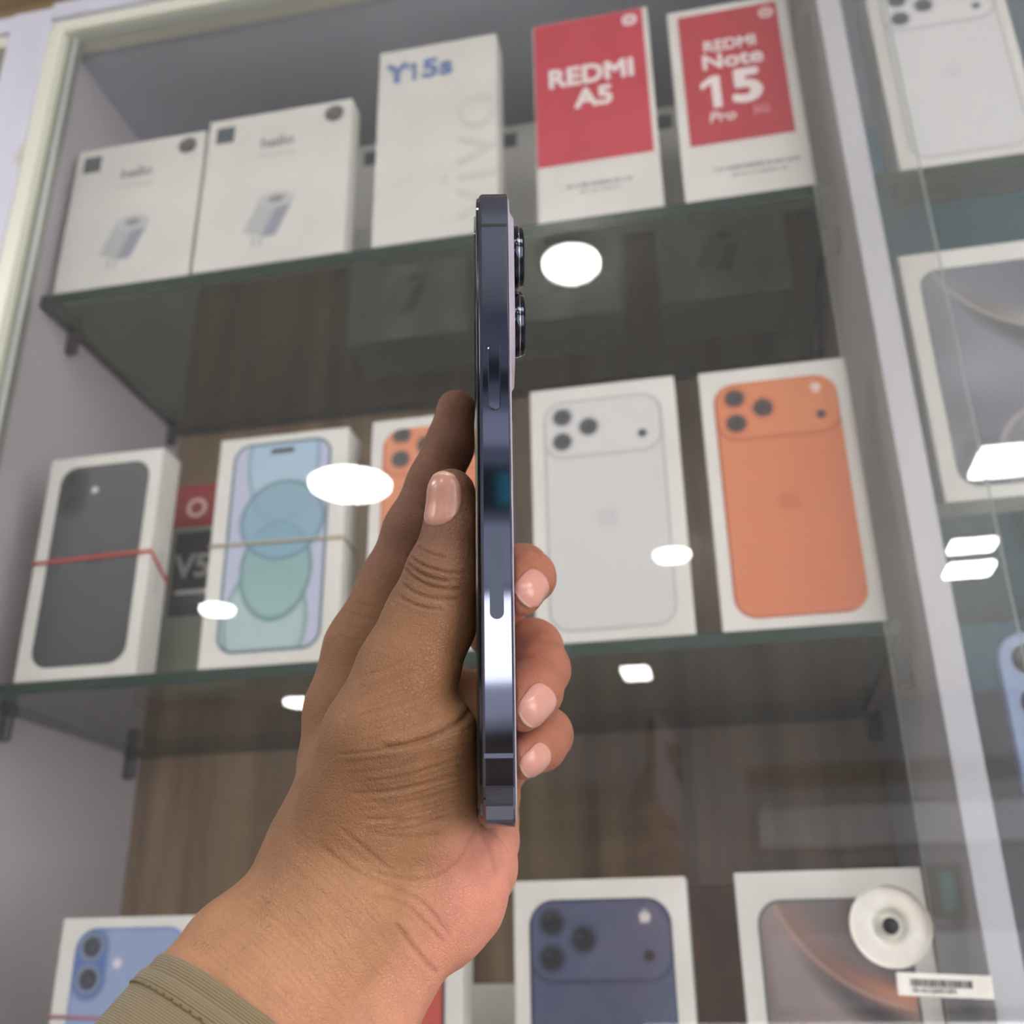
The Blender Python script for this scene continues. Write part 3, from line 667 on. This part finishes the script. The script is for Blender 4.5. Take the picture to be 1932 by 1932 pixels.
# ------------------------------------------------------------ the hand
def sst(x, a, b_): t = min(1, max(0, (x-a)/(b_-a))); return t*t*(3-2*t)
def nodes(seq):
    out = []
    for (a, b_, c, r) in seq:
        k = 1-.065*sst(b_, 1150, 1420)*(1 if c < 289 else 0); out.append((P3(a, b_, c*k), r*k))
    return out
chains = [
 # thumb
 ([(852, 929, 266, 6.1), (854, 1000, 265, 7.0), (837, 1085, 263, 9.3), (811, 1170, 263, 11.2), (768, 1270, 266, 12.6), (725, 1400, 270, 16), (690, 1540, 272, 18.5)], 3.),
 # index finger
 ([(861, 772, 312, 5.9), (847, 845, 310, 7.0), (820, 908, 309, 7.5), (780, 1000, 308, 8.4), (742, 1100, 307, 9.4), (692, 1225, 304, 12), (660, 1345, 299, 12.7), (652, 1440, 294, 12.7), (638, 1530, 288, 13.6), (606, 1610, 280, 13.6)], 3.),
 # palm behind the phone
 ([(700, 1300, 315, 13), (790, 1310, 330, 12), (860, 1330, 345, 11), (925, 1340, 354, 9.5)], 6.),
 ([(750, 1450, 312, 16), (850, 1480, 330, 14), (925, 1500, 346, 10)], 6.),
 ([(815, 1390, 272, 12.), (830, 1480, 274, 9.5), (815, 1560, 276, 13)], 6.),
 ([(740, 1590, 290, 19), (840, 1620, 297, 15), (900, 1590, 318, 11), (918, 1555, 335, 10.5)], 6.),
 ([(740, 1600, 285, 18), (830, 1660, 285, 15), (893, 1635, 290, 10.8), (908, 1570, 312, 10)], 6.),
 ([(893, 1640, 288, 10.5), (868, 1705, 282, 10.5), (830, 1752, 276, 9.8), (775, 1775, 272, 10.5)], 5.),
 # wrist and forearm
 ([(608, 1605, 279, 13.6), (546, 1715, 269, 12.2), (455, 1800, 260, 13.2), (345, 1925, 249, 13.5), (240, 2050, 238, 14.5)], 6.),
 ([(650, 1620, 272, 18), (640, 1700, 266, 17), (585, 1800, 260, 17), (500, 1925, 250, 18), (400, 2060, 238, 19)], 6.),
 ([(790, 1690, 276, 14), (738, 1780, 272, 12.), (722, 1850, 267, 11.4), (672, 1945, 259, 12.6), (560, 2085, 246, 14)], 6.),
 # middle finger
 ([(925, 1190, 352, 8.5), (965, 1110, 340, 8.2), (985, 1078, 322, 8.3), (1000, 1088, 305, 7.4), (983, 1122, 295, 6.2)], 2.),
 # ring finger
 ([(925, 1330, 352, 9), (968, 1240, 344, 9), (1005, 1225, 325, 9.3), (1022, 1262, 310, 8.3), (1010, 1305, 297, 7.6), (986, 1336, 290, 6.6)], 2.),
 # little finger
 ([(925, 1480, 348, 8.5), (985, 1400, 338, 8), (1028, 1386, 320, 8.3), (1020, 1405, 305, 7.4), (985, 1430, 294, 6.1)], 2.),
]
GROUPS = {'body': [0, 1, 2, 3, 4, 5, 6, 7, 8, 9, 10]}
h = .8
lo = np.array([-122., -152., 212.]); hi = np.array([30., 44., 372.])
dim = np.ceil((hi-lo)/h).astype(int)+1
gx, gy, gz = (lo[i]+h*np.arange(dim[i], dtype=np.float32) for i in range(3))
BIG = 12.
def chain_field(chs, kk):
    F = np.full(tuple(dim), BIG, np.float32)
    for (seq, k) in chs:
        ns = nodes(seq)
        for (a, ra), (b_, rb) in zip(ns[:-1], ns[1:]):
            mn = np.minimum(a-ra, b_-rb)-10; mx = np.maximum(a+ra, b_+rb)+10
            i0 = np.clip(np.floor((mn-lo)/h).astype(int), 0, dim-1); i1 = np.clip(np.ceil((mx-lo)/h).astype(int)+1, 1, dim)
            if (i1 <= i0).any(): continue
            X = gx[i0[0]:i1[0]][:, None, None]-a[0]; Y = gy[i0[1]:i1[1]][None, :, None]-a[1]; Z = gz[i0[2]:i1[2]][None, None, :]-a[2]
            d = (b_-a).astype(np.float32); L2 = float(d.dot(d))
            t = np.clip((X*d[0]+Y*d[1]+Z*d[2])/L2, 0, 1)
            dist = np.sqrt((X-t*d[0])**2+(Y-t*d[1])**2+(Z-t*d[2])**2)-(ra+(rb-ra)*t)
            sl = tuple(slice(i0[i], i1[i]) for i in range(3)); f0 = F[sl]
            hh = np.clip(k-np.abs(f0-dist), 0, None)/k
            F[sl] = np.minimum(f0, dist)-hh*hh*k*.25
    return F
def smin(a, b_, k):
    hh = np.clip(k-np.abs(a-b_), 0, None)/k; return np.minimum(a, b_)-hh*hh*k*.25
body = chain_field([chains[i] for i in range(1, 11)], 6)
thumb = chain_field([chains[0]], 3)
F = smin(body, thumb, 2.2)
for i in (11, 12, 13): F = smin(F, chain_field([chains[i]], 2), 1.0)
# the skin gives way where the phone presses on it
Gx, Gy, Gz = np.meshgrid(gx, gy, gz, indexing='ij')
dx, dy, dz = Gx-mid[0], Gy-mid[1], Gz-mid[2]
ls = dx*side[0]+dy*side[1]+dz*side[2]; la = dx*away[0]+dy*away[1]+dz*away[2]; lu = dx*u[0]+dy*u[1]+dz*u[2]
qx = np.abs(ls-.0)-(THK*500+.9); qy = np.abs(la-WID*500)-WID*500; qz = np.abs(lu)-hL*1000
PH = np.sqrt(np.maximum(qx, 0)**2+np.maximum(qy, 0)**2+np.maximum(qz, 0)**2)+np.minimum(np.maximum(np.maximum(qx, qy), qz), 0)
F = np.maximum(F, -(PH-.12)).astype(np.float32)
del Gx, Gy, Gz, dx, dy, dz, ls, la, lu, qx, qy, qz, PH, body, thumb
def surface_nets(F):
    nx, ny, nz = F.shape; ins = F < 0
    c = [ins[i:nx-1+i, j:ny-1+j, k:nz-1+k] for i in (0, 1) for j in (0, 1) for k in (0, 1)]
    cnt = sum(a.astype(np.int8) for a in c); act = (cnt > 0) & (cnt < 8)
    idx = np.argwhere(act); ids = np.full(act.shape, -1, np.int64); ids[act] = np.arange(len(idx))
    acc = np.zeros((len(idx), 3)); num = np.zeros(len(idx)); I = idx.T
    cor = [(i, j, k) for i in (0, 1) for j in (0, 1) for k in (0, 1)]
    for a in range(8):
        for b_ in range(a+1, 8):
            A_, B_ = np.array(cor[a]), np.array(cor[b_])
            if np.abs(A_-B_).sum() != 1: continue
            fa = F[I[0]+A_[0], I[1]+A_[1], I[2]+A_[2]]; fb = F[I[0]+B_[0], I[1]+B_[1], I[2]+B_[2]]
            m = (fa < 0) != (fb < 0); t = np.where(m, fa/(fa-fb+1e-12), 0)
            acc[m] += (A_+(B_-A_)*t[:, None])[m]; num[m] += 1
    V = lo+h*(idx+acc/num[:, None]); quads = []
    for ax in range(3):
        a = ins[tuple(slice(0, -1) if i == ax else slice(None) for i in range(3))]; b_ = ins[tuple(slice(1, None) if i == ax else slice(None) for i in range(3))]
        e = np.argwhere(a != b_); o1, o2 = [i for i in range(3) if i != ax]
        ok = (e[:, o1] > 0) & (e[:, o2] > 0) & (e[:, o1] < F.shape[o1]-1) & (e[:, o2] < F.shape[o2]-1); e = e[ok]
        q = []
        for (s1, s2) in ((1, 1), (0, 1), (0, 0), (1, 0)):
            p = e.copy(); p[:, o1] -= s1; p[:, o2] -= s2; q.append(ids[p[:, 0], p[:, 1], p[:, 2]])
        q = np.stack(q, 1); flip = ins[e[:, 0], e[:, 1], e[:, 2]]
        if ax == 1: flip = ~flip
        q[~flip] = q[~flip][:, ::-1]; quads.append(q)
    return V, np.concatenate(quads)
V, Q = surface_nets(F); del F
# relax slightly
E2 = np.concatenate([Q[:, [0, 1]], Q[:, [1, 2]], Q[:, [2, 3]], Q[:, [3, 0]]])
def neigh_avg(V):
    s = np.zeros_like(V); n = np.zeros(len(V))
    for a, b_ in ((0, 1), (1, 0)):
        for k in range(V.shape[1]): s[:, k] += np.bincount(E2[:, a], V[E2[:, b_], k], len(V))
        n += np.bincount(E2[:, a], minlength=len(V))
    return s/np.maximum(n, 1)[:, None]
for _ in range(5): V = V+.5*(neigh_avg(V)-V)
me = bpy.data.meshes.new('tmp_hand'); me.from_pydata(V.tolist(), [], Q.tolist()); me.update()
tmp = bpy.data.objects.new('tmp_hand', me); COL.objects.link(tmp)
sm = tmp.modifiers.new('s', 'SUBSURF'); sm.levels = 1
hm = bpy.data.meshes.new_from_object(tmp.evaluated_get(bpy.context.evaluated_depsgraph_get()))
bpy.data.objects.remove(tmp)
nV = len(hm.vertices); co = np.empty(nV*3, np.float32); hm.vertices.foreach_get('co', co); co = co.reshape(-1, 3).astype(float)
nm = np.empty(nV*3, np.float32); hm.vertices.foreach_get('normal', nm); nm = nm.reshape(-1, 3).astype(float)
bvh = BVHTree.FromPolygons(V.tolist(), Q.tolist())
px = 966+FPX*co[:, 0]/co[:, 2]; py = 966-FPX*co[:, 1]/co[:, 2]
front = np.clip(-(nm*co).sum(1)/np.linalg.norm(co, axis=1)*3, 0, 1)
disp = np.zeros(nV); dark = np.zeros(nV)
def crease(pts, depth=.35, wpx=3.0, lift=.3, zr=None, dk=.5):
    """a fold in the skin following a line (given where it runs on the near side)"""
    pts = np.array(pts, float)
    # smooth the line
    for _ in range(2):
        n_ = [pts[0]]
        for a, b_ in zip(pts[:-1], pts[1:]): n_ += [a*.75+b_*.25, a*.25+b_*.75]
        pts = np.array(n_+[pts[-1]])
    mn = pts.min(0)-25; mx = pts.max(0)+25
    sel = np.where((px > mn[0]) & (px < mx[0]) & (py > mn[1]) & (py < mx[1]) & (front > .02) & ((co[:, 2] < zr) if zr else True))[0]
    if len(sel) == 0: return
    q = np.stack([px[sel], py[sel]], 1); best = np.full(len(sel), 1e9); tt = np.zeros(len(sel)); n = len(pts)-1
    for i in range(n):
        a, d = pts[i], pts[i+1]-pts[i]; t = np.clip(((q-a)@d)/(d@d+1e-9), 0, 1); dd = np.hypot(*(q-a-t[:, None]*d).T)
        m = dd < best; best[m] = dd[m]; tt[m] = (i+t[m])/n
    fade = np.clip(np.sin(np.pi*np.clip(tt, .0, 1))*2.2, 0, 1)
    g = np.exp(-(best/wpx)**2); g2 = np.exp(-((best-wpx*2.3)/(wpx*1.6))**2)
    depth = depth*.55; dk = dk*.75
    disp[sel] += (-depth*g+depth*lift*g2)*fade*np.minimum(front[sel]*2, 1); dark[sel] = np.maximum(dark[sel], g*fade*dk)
ZT = 300
for p in ([(768, 1046), (800, 1070), (850, 1082), (880, 1080)], [(762, 1072), (790, 1098), (830, 1112), (872, 1112)], [(757, 1098), (785, 1122), (830, 1132), (868, 1130)], [(785, 1030), (810, 1045), (845, 1052)], [(765, 1060), (800, 1088), (845, 1098)], [(752, 1125), (790, 1146), (840, 1152)]):
    crease(p, .5, 3.0, .4, ZT, .55)
for p in ([(895, 1330), (870, 1362), (830, 1385), (775, 1405), (715, 1412)],):
    crease(p, 1.0, 6, .35, ZT, .7)
for i in range(17):   # fan of folds over the thumb base
    t = i/16.; x1, y1 = 892-8*t, 1372+150*t; x0, y0 = 650+50*t+random.uniform(-25, 25), 1425+165*t+random.uniform(-8, 8)-25*t
    crease([(x0, y0), ((x0*2+x1)/3, (y0*2+y1)/3+10), ((x0+2*x1)/3, (y0+2*y1)/3+6+random.uniform(-3, 3)), (x1, y1)], random.uniform(.18, .42), random.uniform(2.6, 4.2), .4, ZT, .4)
for i in range(14):   # folds above, towards the web
    t = i/13.; x1, y1 = 870-70*t, 1335-110*t; x0 = 690+random.uniform(-30, 20); y0 = 1400-120*t+random.uniform(-10, 10)
    crease([(x0, y0), ((x0+x1)/2, (y0+y1)/2+8), (x1, y1)], random.uniform(.08, .2), random.uniform(2.2, 3.4), .4, ZT, .3)
# wrist and palm lines
for p, d, w_ in (([(600, 1590), (660, 1640), (730, 1668), (800, 1700), (850, 1768)], .35, 4.5), ([(905, 1545), (885, 1590), (855, 1640), (800, 1662), (740, 1655), (690, 1640)], .35, 4),
                 ([(745, 1740), (780, 1790), (825, 1838)], .7, 5), ([(700, 1690), (760, 1700), (800, 1740), (840, 1780)], .3, 3.5), ([(900, 1560), (925, 1600), (935, 1650)], .12, 5),
                 ([(640, 1560), (700, 1610), (745, 1650)], .25, 4), ([(680, 1545), (760, 1548), (850, 1545), (890, 1535)], .3, 4), ([(690, 1568), (760, 1580), (840, 1572)], .2, 4)):
    crease(p, d, w_, .4, None, .45)
for i in range(26):   # fine diagonal lines across wrist
    t = i/25.; x0 = 560-190*t+random.uniform(-8, 8); y0 = 1560+230*t; l = random.uniform(180, 330)
    crease([(x0, y0), (x0+l*.45, y0+l*.36), (x0+l*.85, y0+l*.86)], random.uniform(.02, .11), random.uniform(2.0, 3.4), .5, None, .16)
# index finger joint lines (on the side of the finger)
for p in ([(800, 858), (830, 872), (868, 880)], [(768, 940), (800, 958), (806, 965)], [(742, 1060), (765, 1075), (790, 1080)], [(650, 1128), (690, 1142), (735, 1150)], [(640, 1150), (690, 1165), (725, 1170)], [(640, 1175), (680, 1186), (715, 1190)], [(632, 1200), (680, 1210), (710, 1212)]):
    crease(p, .16, 3.0, .4, None, .22)
for p in ([(1000, 1030), (1022, 1052), (1040, 1085)], [(1050, 1185), (1066, 1215), (1070, 1245)], [(990, 1205), (1020, 1190), (1050, 1200)], [(1010, 1230), (1035, 1250), (1060, 1255)]):
    crease(p, .15, 2.6, .3, None, .25)
crease([(975, 1248), (990, 1240), (1010, 1236)], .4, 5, .3, None, .5)
# slight unevenness of the skin
disp += .10*np.sin(co[:, 0]*.55+1)*np.sin(co[:, 1]*.48)*np.sin(co[:, 2]*.5)
co2 = co+nm*disp[:, None]
hm.vertices.foreach_set('co', W(co2).astype(np.float32).ravel()); hm.update()
# skin colour: brown on the back of the hand, pinker on palm, wrist inside and finger pads, with some light and shade painted in
def ss(x, a, b_): t = np.clip((x-a)/(b_-a), 0, 1); return t*t*(3-2*t)
brown = np.array([138, 97, 66.]); tan = np.array([178, 130, 96.]); pink = np.array([204, 136, 116.]); finger = np.array([166, 106, 82.]); thumbc = np.array([124, 84, 64.])
c = np.repeat(brown[None], nV, 0)
w1 = ss(py+(px-600)*.25, 1480, 1800)[:, None]; c = c*(1-w1)+tan*w1  # lighter wrist, partly light painted into the skin tone
d_line = (px-620)*.55+(py-1560)*.72
w2 = (ss(px+.35*py, 1330, 1480)*ss(py, 1500, 1600))[:, None]; c = c*(1-w2)+pink*w2
w3 = (ss(px, 945, 965)*ss(-py, -1500, -1470))[:, None]; c = c*(1-w3)+finger*w3
w4 = (ss(-py, -1180, -1000)*ss(-px, -930, -905))[:, None]; c = c*(1-w4)+thumbc*w4  # darker thumb, its shading painted into the skin tone
w5 = (ss(py+px*.3, 1960, 2130))[:, None]*.6; c = c*(1-w5)+np.array([194, 136, 108.])*w5
for (fx, fy) in ((985, 1135), (990, 1350), (985, 1445)):
    w6 = np.exp(-((px-fx)**2+(py-fy)**2)/(38**2))[:, None]*.55; c = c*(1-w6)+np.array([196, 136, 110.])*w6
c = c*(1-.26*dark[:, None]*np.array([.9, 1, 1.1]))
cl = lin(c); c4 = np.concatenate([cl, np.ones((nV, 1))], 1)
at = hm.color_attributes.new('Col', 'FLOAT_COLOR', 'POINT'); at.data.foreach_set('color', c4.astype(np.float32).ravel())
def skin_mat():
    m = bpy.data.materials.new('skin'); m.use_nodes = True; nt = m.node_tree; N = nt.nodes; b = N['Principled BSDF']; lk = nt.links.new
    a = N.new('ShaderNodeAttribute'); a.attribute_name = 'Col'
    geo = N.new('ShaderNodeTexCoord')
    n1 = N.new('ShaderNodeTexNoise'); n1.inputs['Scale'].default_value = 140; n1.inputs['Detail'].default_value = 5
    lk(geo.outputs['Object'], n1.inputs['Vector'])
    mr = N.new('ShaderNodeMapRange'); mr.inputs[3].default_value = .80; mr.inputs[4].default_value = 1.18; lk(n1.outputs['Fac'], mr.inputs[0])
    mul = N.new('ShaderNodeVectorMath'); mul.operation = 'SCALE'; lk(a.outputs['Color'], mul.inputs[0]); lk(mr.outputs[0], mul.inputs['Scale'])
    lk(mul.outputs[0], b.inputs['Base Color'])
    b.inputs['Roughness'].default_value = .52; b.inputs['Specular IOR Level'].default_value = .35
    b.inputs['Subsurface Weight'].default_value = .12; b.inputs['Subsurface Radius'].default_value = (1, .35, .2); b.inputs['Subsurface Scale'].default_value = .0022
    # bump: cell pattern of fine skin lines plus streaks
    vo = N.new('ShaderNodeTexVoronoi'); vo.feature = 'DISTANCE_TO_EDGE'; vo.inputs['Scale'].default_value = 1250
    mp = N.new('ShaderNodeMapping'); mp.inputs['Rotation'].default_value = (.5, .9, .6); mp.inputs['Scale'].default_value = (1., .55, 1.)
    n2 = N.new('ShaderNodeTexNoise'); n2.inputs['Scale'].default_value = 300; lk(geo.outputs['Object'], n2.inputs['Vector'])
    add = N.new('ShaderNodeVectorMath'); add.operation = 'MULTIPLY_ADD'; add.inputs[1].default_value = (.0016, .0016, .0016)
    lk(n2.outputs['Color'], add.inputs[0]); lk(geo.outputs['Object'], add.inputs[2]); lk(add.outputs[0], mp.inputs[0]); lk(mp.outputs[0], vo.inputs['Vector'])
    r1 = N.new('ShaderNodeMapRange'); r1.inputs[2].default_value = .12; lk(vo.outputs['Distance'], r1.inputs[0])
    vo2 = N.new('ShaderNodeTexVoronoi'); vo2.feature = 'DISTANCE_TO_EDGE'; vo2.inputs['Scale'].default_value = 520
    mp2 = N.new('ShaderNodeMapping'); mp2.inputs['Rotation'].default_value = (.2, -.7, .9); mp2.inputs['Scale'].default_value = (1., .45, .9); lk(add.outputs[0], mp2.inputs[0]); lk(mp2.outputs[0], vo2.inputs['Vector'])
    r2 = N.new('ShaderNodeMapRange'); r2.inputs[2].default_value = .10; lk(vo2.outputs['Distance'], r2.inputs[0])
    both = N.new('ShaderNodeMath'); both.operation = 'MULTIPLY_ADD'; both.inputs[1].default_value = .8; lk(r2.outputs[0], both.inputs[0]); lk(r1.outputs[0], both.inputs[2])
    n3 = N.new('ShaderNodeTexNoise'); n3.inputs['Scale'].default_value = 1; n3.inputs['Detail'].default_value = 3
    mp3 = N.new('ShaderNodeMapping'); mp3.inputs['Scale'].default_value = (420, 900, 1600); mp3.inputs['Rotation'].default_value = (.3, .7, .2); lk(geo.outputs['Object'], mp3.inputs[0]); lk(mp3.outputs[0], n3.inputs['Vector'])
    sm_ = N.new('ShaderNodeMath'); sm_.operation = 'MULTIPLY_ADD'; sm_.inputs[1].default_value = .5; lk(n3.outputs['Fac'], sm_.inputs[0]); lk(both.outputs[0], sm_.inputs[2])
    bp = N.new('ShaderNodeBump'); bp.inputs['Strength'].default_value = .5; bp.inputs['Distance'].default_value = .00022
    lk(sm_.outputs[0], bp.inputs['Height']); lk(bp.outputs[0], b.inputs['Normal'])
    return m
M_skin = skin_mat()
person = empty('person', tuple(W(P3(600, 1750, 262))[0]))
tag(person, 'person, only left hand and forearm in olive sleeve, gripping the upright phone', 'person')
def adopt(o):
    o.parent = person; o.matrix_parent_inverse = Matrix.Translation(-person.location); return o
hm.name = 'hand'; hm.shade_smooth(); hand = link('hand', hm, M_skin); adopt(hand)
# nails
def nail_mat(name, c1):
    return mat(name, c1, .28, spec=.5, coat=.15)
M_nail = nail_mat('fingernail', (200, 144, 130)); M_tip = nail_mat('nail_edge', (206, 172, 146))
def nail(axp, n, up, hw, hl, label, mt=None):
    n = np.array(n, float); n /= np.linalg.norm(n); up = np.array(up, float); up -= n*up.dot(n); up /= np.linalg.norm(up); rt = np.cross(up, n)
    NU, NV = 22, 28; P_ = []; ok = True
    for j in range(NV):
        t = -1+2*j/(NV-1)      # -1 free edge, +1 cuticle
        wr = (1-abs(t)**4*.42) if t > 0 else (1-abs(t)**3*.40)
        for i in range(NU):
            s = -1+2*i/(NU-1)
            yy = t*hl*(1-(.16 if t < 0 else .14)*s*s)
            p = axp+rt*(s*hw*wr)+up*yy
            hit = bvh.ray_cast(Vector(p+n*16), Vector(-n))
            if hit[0] is None: q = p+n*(-2); nn = n
            else: q = np.array(hit[0])
            e = max(abs(s), abs(t)); lift = .32 if e < .8 else .32-(e-.8)/.2*.55
            if t < -.8 and abs(s) < .85: lift = .45
            P_.append(q+n*lift)
    P_ = np.array(P_).reshape(NV, NU, 3)
    for _ in range(3): P_[1:-1, 1:-1] = (P_[1:-1, 1:-1]*2+P_[:-2, 1:-1]+P_[2:, 1:-1]+P_[1:-1, :-2]+P_[1:-1, 2:])/6
    i = np.arange(NV*NU).reshape(NV, NU); f = np.stack([i[:-1, :-1].ravel(), i[:-1, 1:].ravel(), i[1:, 1:].ravel(), i[1:, :-1].ravel()], 1)
    o = pyd('fingernail', W(P_.reshape(-1, 3)), f, mt or M_nail, None, True)
    o.data.materials.append(M_tip)
    for k, p in enumerate(o.data.polygons):
        if k//(NU-1) < 2: p.material_index = 1
    o['label'] = label; adopt(o)
    md = o.modifiers.new('s', 'SOLIDIFY'); md.thickness = .0003
    return o
nail(P3(850, 944, 266), (-.44, .06, -.90), (.10, -1, .0), 5.2, 6.9, 'thumb nail', mat('thumb_nail', (184, 134, 116), .3, coat=.2))
nail(P3(999, 1110, 298), (.15, .05, -.98), (.72, .68, .1), 4.7, 5.2, 'middle finger nail')
nail(P3(1007, 1325, 293), (.15, .0, -.98), (.72, .66, .1), 5.0, 5.8, 'ring finger nail')
nail(P3(1004, 1425, 298), (.12, .0, -.98), (.80, .55, .1), 4.0, 4.8, 'little finger nail')

# short dark hairs on the back of the wrist
hv = []; hf = []
rh = random.Random(11)
for k in range(90):
    ax_, ay_ = rh.uniform(345, 520), 0; ay_ = 1800-(ax_-345)*.62+rh.uniform(-8, 110)
    ro = P3(ax_, ay_, 200); d_ = ro/np.linalg.norm(ro); hit = bvh.ray_cast(Vector(ro), Vector(d_))
    if hit[0] is None: continue
    p0 = np.array(hit[0]); nn = np.array(hit[1]); nn = nn if nn.dot(d_) < 0 else -nn
    g_ = np.array([-.45+rh.uniform(-.3, .3), -.75, rh.uniform(-.2, .2)]); L_ = rh.uniform(1.6, 3.8)
    pts = [p0-nn*.1, p0+nn*.35+g_*L_*.35, p0+nn*.5+g_*L_*.75, p0+nn*.35+g_*L_]
    b0 = len(hv)
    for q_, p_ in enumerate(pts):
        w_ = .035*(1-q_/4); s_ = np.cross(g_, nn); s_ /= np.linalg.norm(s_)
        hv += [p_+s_*w_, p_-s_*w_*.5+nn*w_, p_-s_*w_*.5-nn*w_]
    for q_ in range(3):
        for e_ in range(3): hf.append((b0+q_*3+e_, b0+q_*3+(e_+1) % 3, b0+q_*3+3+(e_+1) % 3, b0+q_*3+3+e_))
hr = pyd('arm_hair', W(np.array(hv)), hf, mat('dark_hair', (40, 28, 22), .5)); adopt(hr); hr['kind'] = 'stuff'

# sleeve
def fabric():
    m = bpy.data.materials.new('olive_ribbed_fabric'); m.use_nodes = True; nt = m.node_tree; N = nt.nodes; b = N['Principled BSDF']; lk = nt.links.new
    uv = N.new('ShaderNodeUVMap'); sp = N.new('ShaderNodeSeparateXYZ'); lk(uv.outputs[0], sp.inputs[0])
    def wave(sock, freq):
        a = N.new('ShaderNodeMath'); a.operation = 'MULTIPLY'; a.inputs[1].default_value = freq*2*math.pi; lk(sock, a.inputs[0])
        s = N.new('ShaderNodeMath'); s.operation = 'SINE'; lk(a.outputs[0], s.inputs[0]); return s
    w1 = wave(sp.outputs[1], 1/.55); w2 = wave(sp.outputs[0], 1/.5)
    ad = N.new('ShaderNodeMath'); ad.operation = 'MULTIPLY_ADD'; ad.inputs[1].default_value = .45; lk(w2.outputs[0], ad.inputs[0]); lk(w1.outputs[0], ad.inputs[2])
    mr = N.new('ShaderNodeMapRange'); mr.inputs[1].default_value = -1.4; mr.inputs[2].default_value = 1.4; lk(ad.outputs[0], mr.inputs[0])
    cr = N.new('ShaderNodeValToRGB'); cr.color_ramp.elements[0].color = L4((86, 72, 48)); cr.color_ramp.elements[1].color = L4((152, 134, 100)); lk(mr.outputs[0], cr.inputs[0]); lk(cr.outputs[0], b.inputs['Base Color'])
    b.inputs['Roughness'].default_value = .75; b.inputs['Sheen Weight'].default_value = .2
    bp = N.new('ShaderNodeBump'); bp.inputs['Strength'].default_value = .6; bp.inputs['Distance'].default_value = .0003; lk(mr.outputs[0], bp.inputs['Height']); lk(bp.outputs[0], b.inputs['Normal'])
    return m
M_fab = fabric()
SC = P3(508, 1962, 235)                           # centre of the cuff opening
fd = P3(400, 2060, 240)-P3(590, 1800, 258); fd /= np.linalg.norm(fd)     # towards the elbow
fd = fd+np.array([.02, 0, -.10]); fd /= np.linalg.norm(fd)
ea = np.array([.72, -.66, .0]); ea -= fd*ea.dot(fd); ea /= np.linalg.norm(ea); eb = np.cross(fd, ea)   # ea across (to lower right), eb in depth
def sleeve_pt(a, s, dr=0.):
    ra, rb = 31.4+dr, 26.0+dr; wob = .5*math.sin(3*a+s*.05)*min(1, s/20)+.35*math.sin(5*a+1+s*.08)
    g = 1+.0022*max(0, s-5)
    return SC+ea*math.cos(a)*(ra*g+wob)+eb*math.sin(a)*(rb*g+wob)+fd*s
prof = [(1.5, -1.3), (.3, -.9), (0, -.4), (.35, 0), (1.2, .15), (3.4, .1), (3.9, -.15), (4.0, .25), (4.3, .8), (5.2, 1.1), (6.6, 1.05), (7.4, .85), (7.8, .35), (8.2, .65), (9.5, .9)]+[(9.5+k*6, 1.0) for k in range(1, 26)]
NA = 180; vv = []; ff = []; uvs = []
for (s, dr) in prof:
    for k in range(NA): vv.append(sleeve_pt(2*math.pi*k/NA, s, dr))
for i in range(len(prof)-1):
    for k in range(NA): ff.append((i*NA+k, i*NA+(k+1) % NA, (i+1)*NA+(k+1) % NA, (i+1)*NA+k))
sl = pyd('sleeve', W(np.array(vv)), ff, M_fab, None, True); adopt(sl); sl['label'] = 'olive ribbed jacket cuff'
uvl = sl.data.uv_layers.new(name='UVMap'); per = 2*math.pi*30
for p in sl.data.polygons:
    i, k = divmod(p.index, NA)
    cs = [(k, i), (k+1, i), (k+1, i+1), (k, i+1)]
    for li, (kk, ii) in zip(p.loop_indices, cs): uvl.data[li].uv = (kk/NA*per, prof[ii][0]+prof[ii][1]*.8)
bm = bmesh.new()
for k in range(74):
    a0 = 2*math.pi*k/74; a1 = a0+2*math.pi/74*.66
    q = [sleeve_pt(a, s, dr) for (a, s, dr) in ((a0, 7.45, .98), (a1, 7.45, .98), (a1, 7.85, .80), (a0, 7.85, .80))]
    t_ = [sleeve_pt(a, s, dr+.35) for (a, s, dr) in ((a0, 7.45, .98), (a1, 7.45, .98), (a1, 7.85, .98), (a0, 7.85, .98))]
    bv = [bm.verts.new(Vector(W(x)[0])) for x in q+t_]
    for fc in ((4, 5, 6, 7), (0, 1, 5, 4), (1, 2, 6, 5), (2, 3, 7, 6), (3, 0, 4, 7)): bm.faces.new([bv[x] for x in fc])
st = bm_obj('stitching', bm, mat('olive_thread', (120, 108, 76), .8)); st.parent = sl; st.matrix_parent_inverse = Matrix.Identity(4)
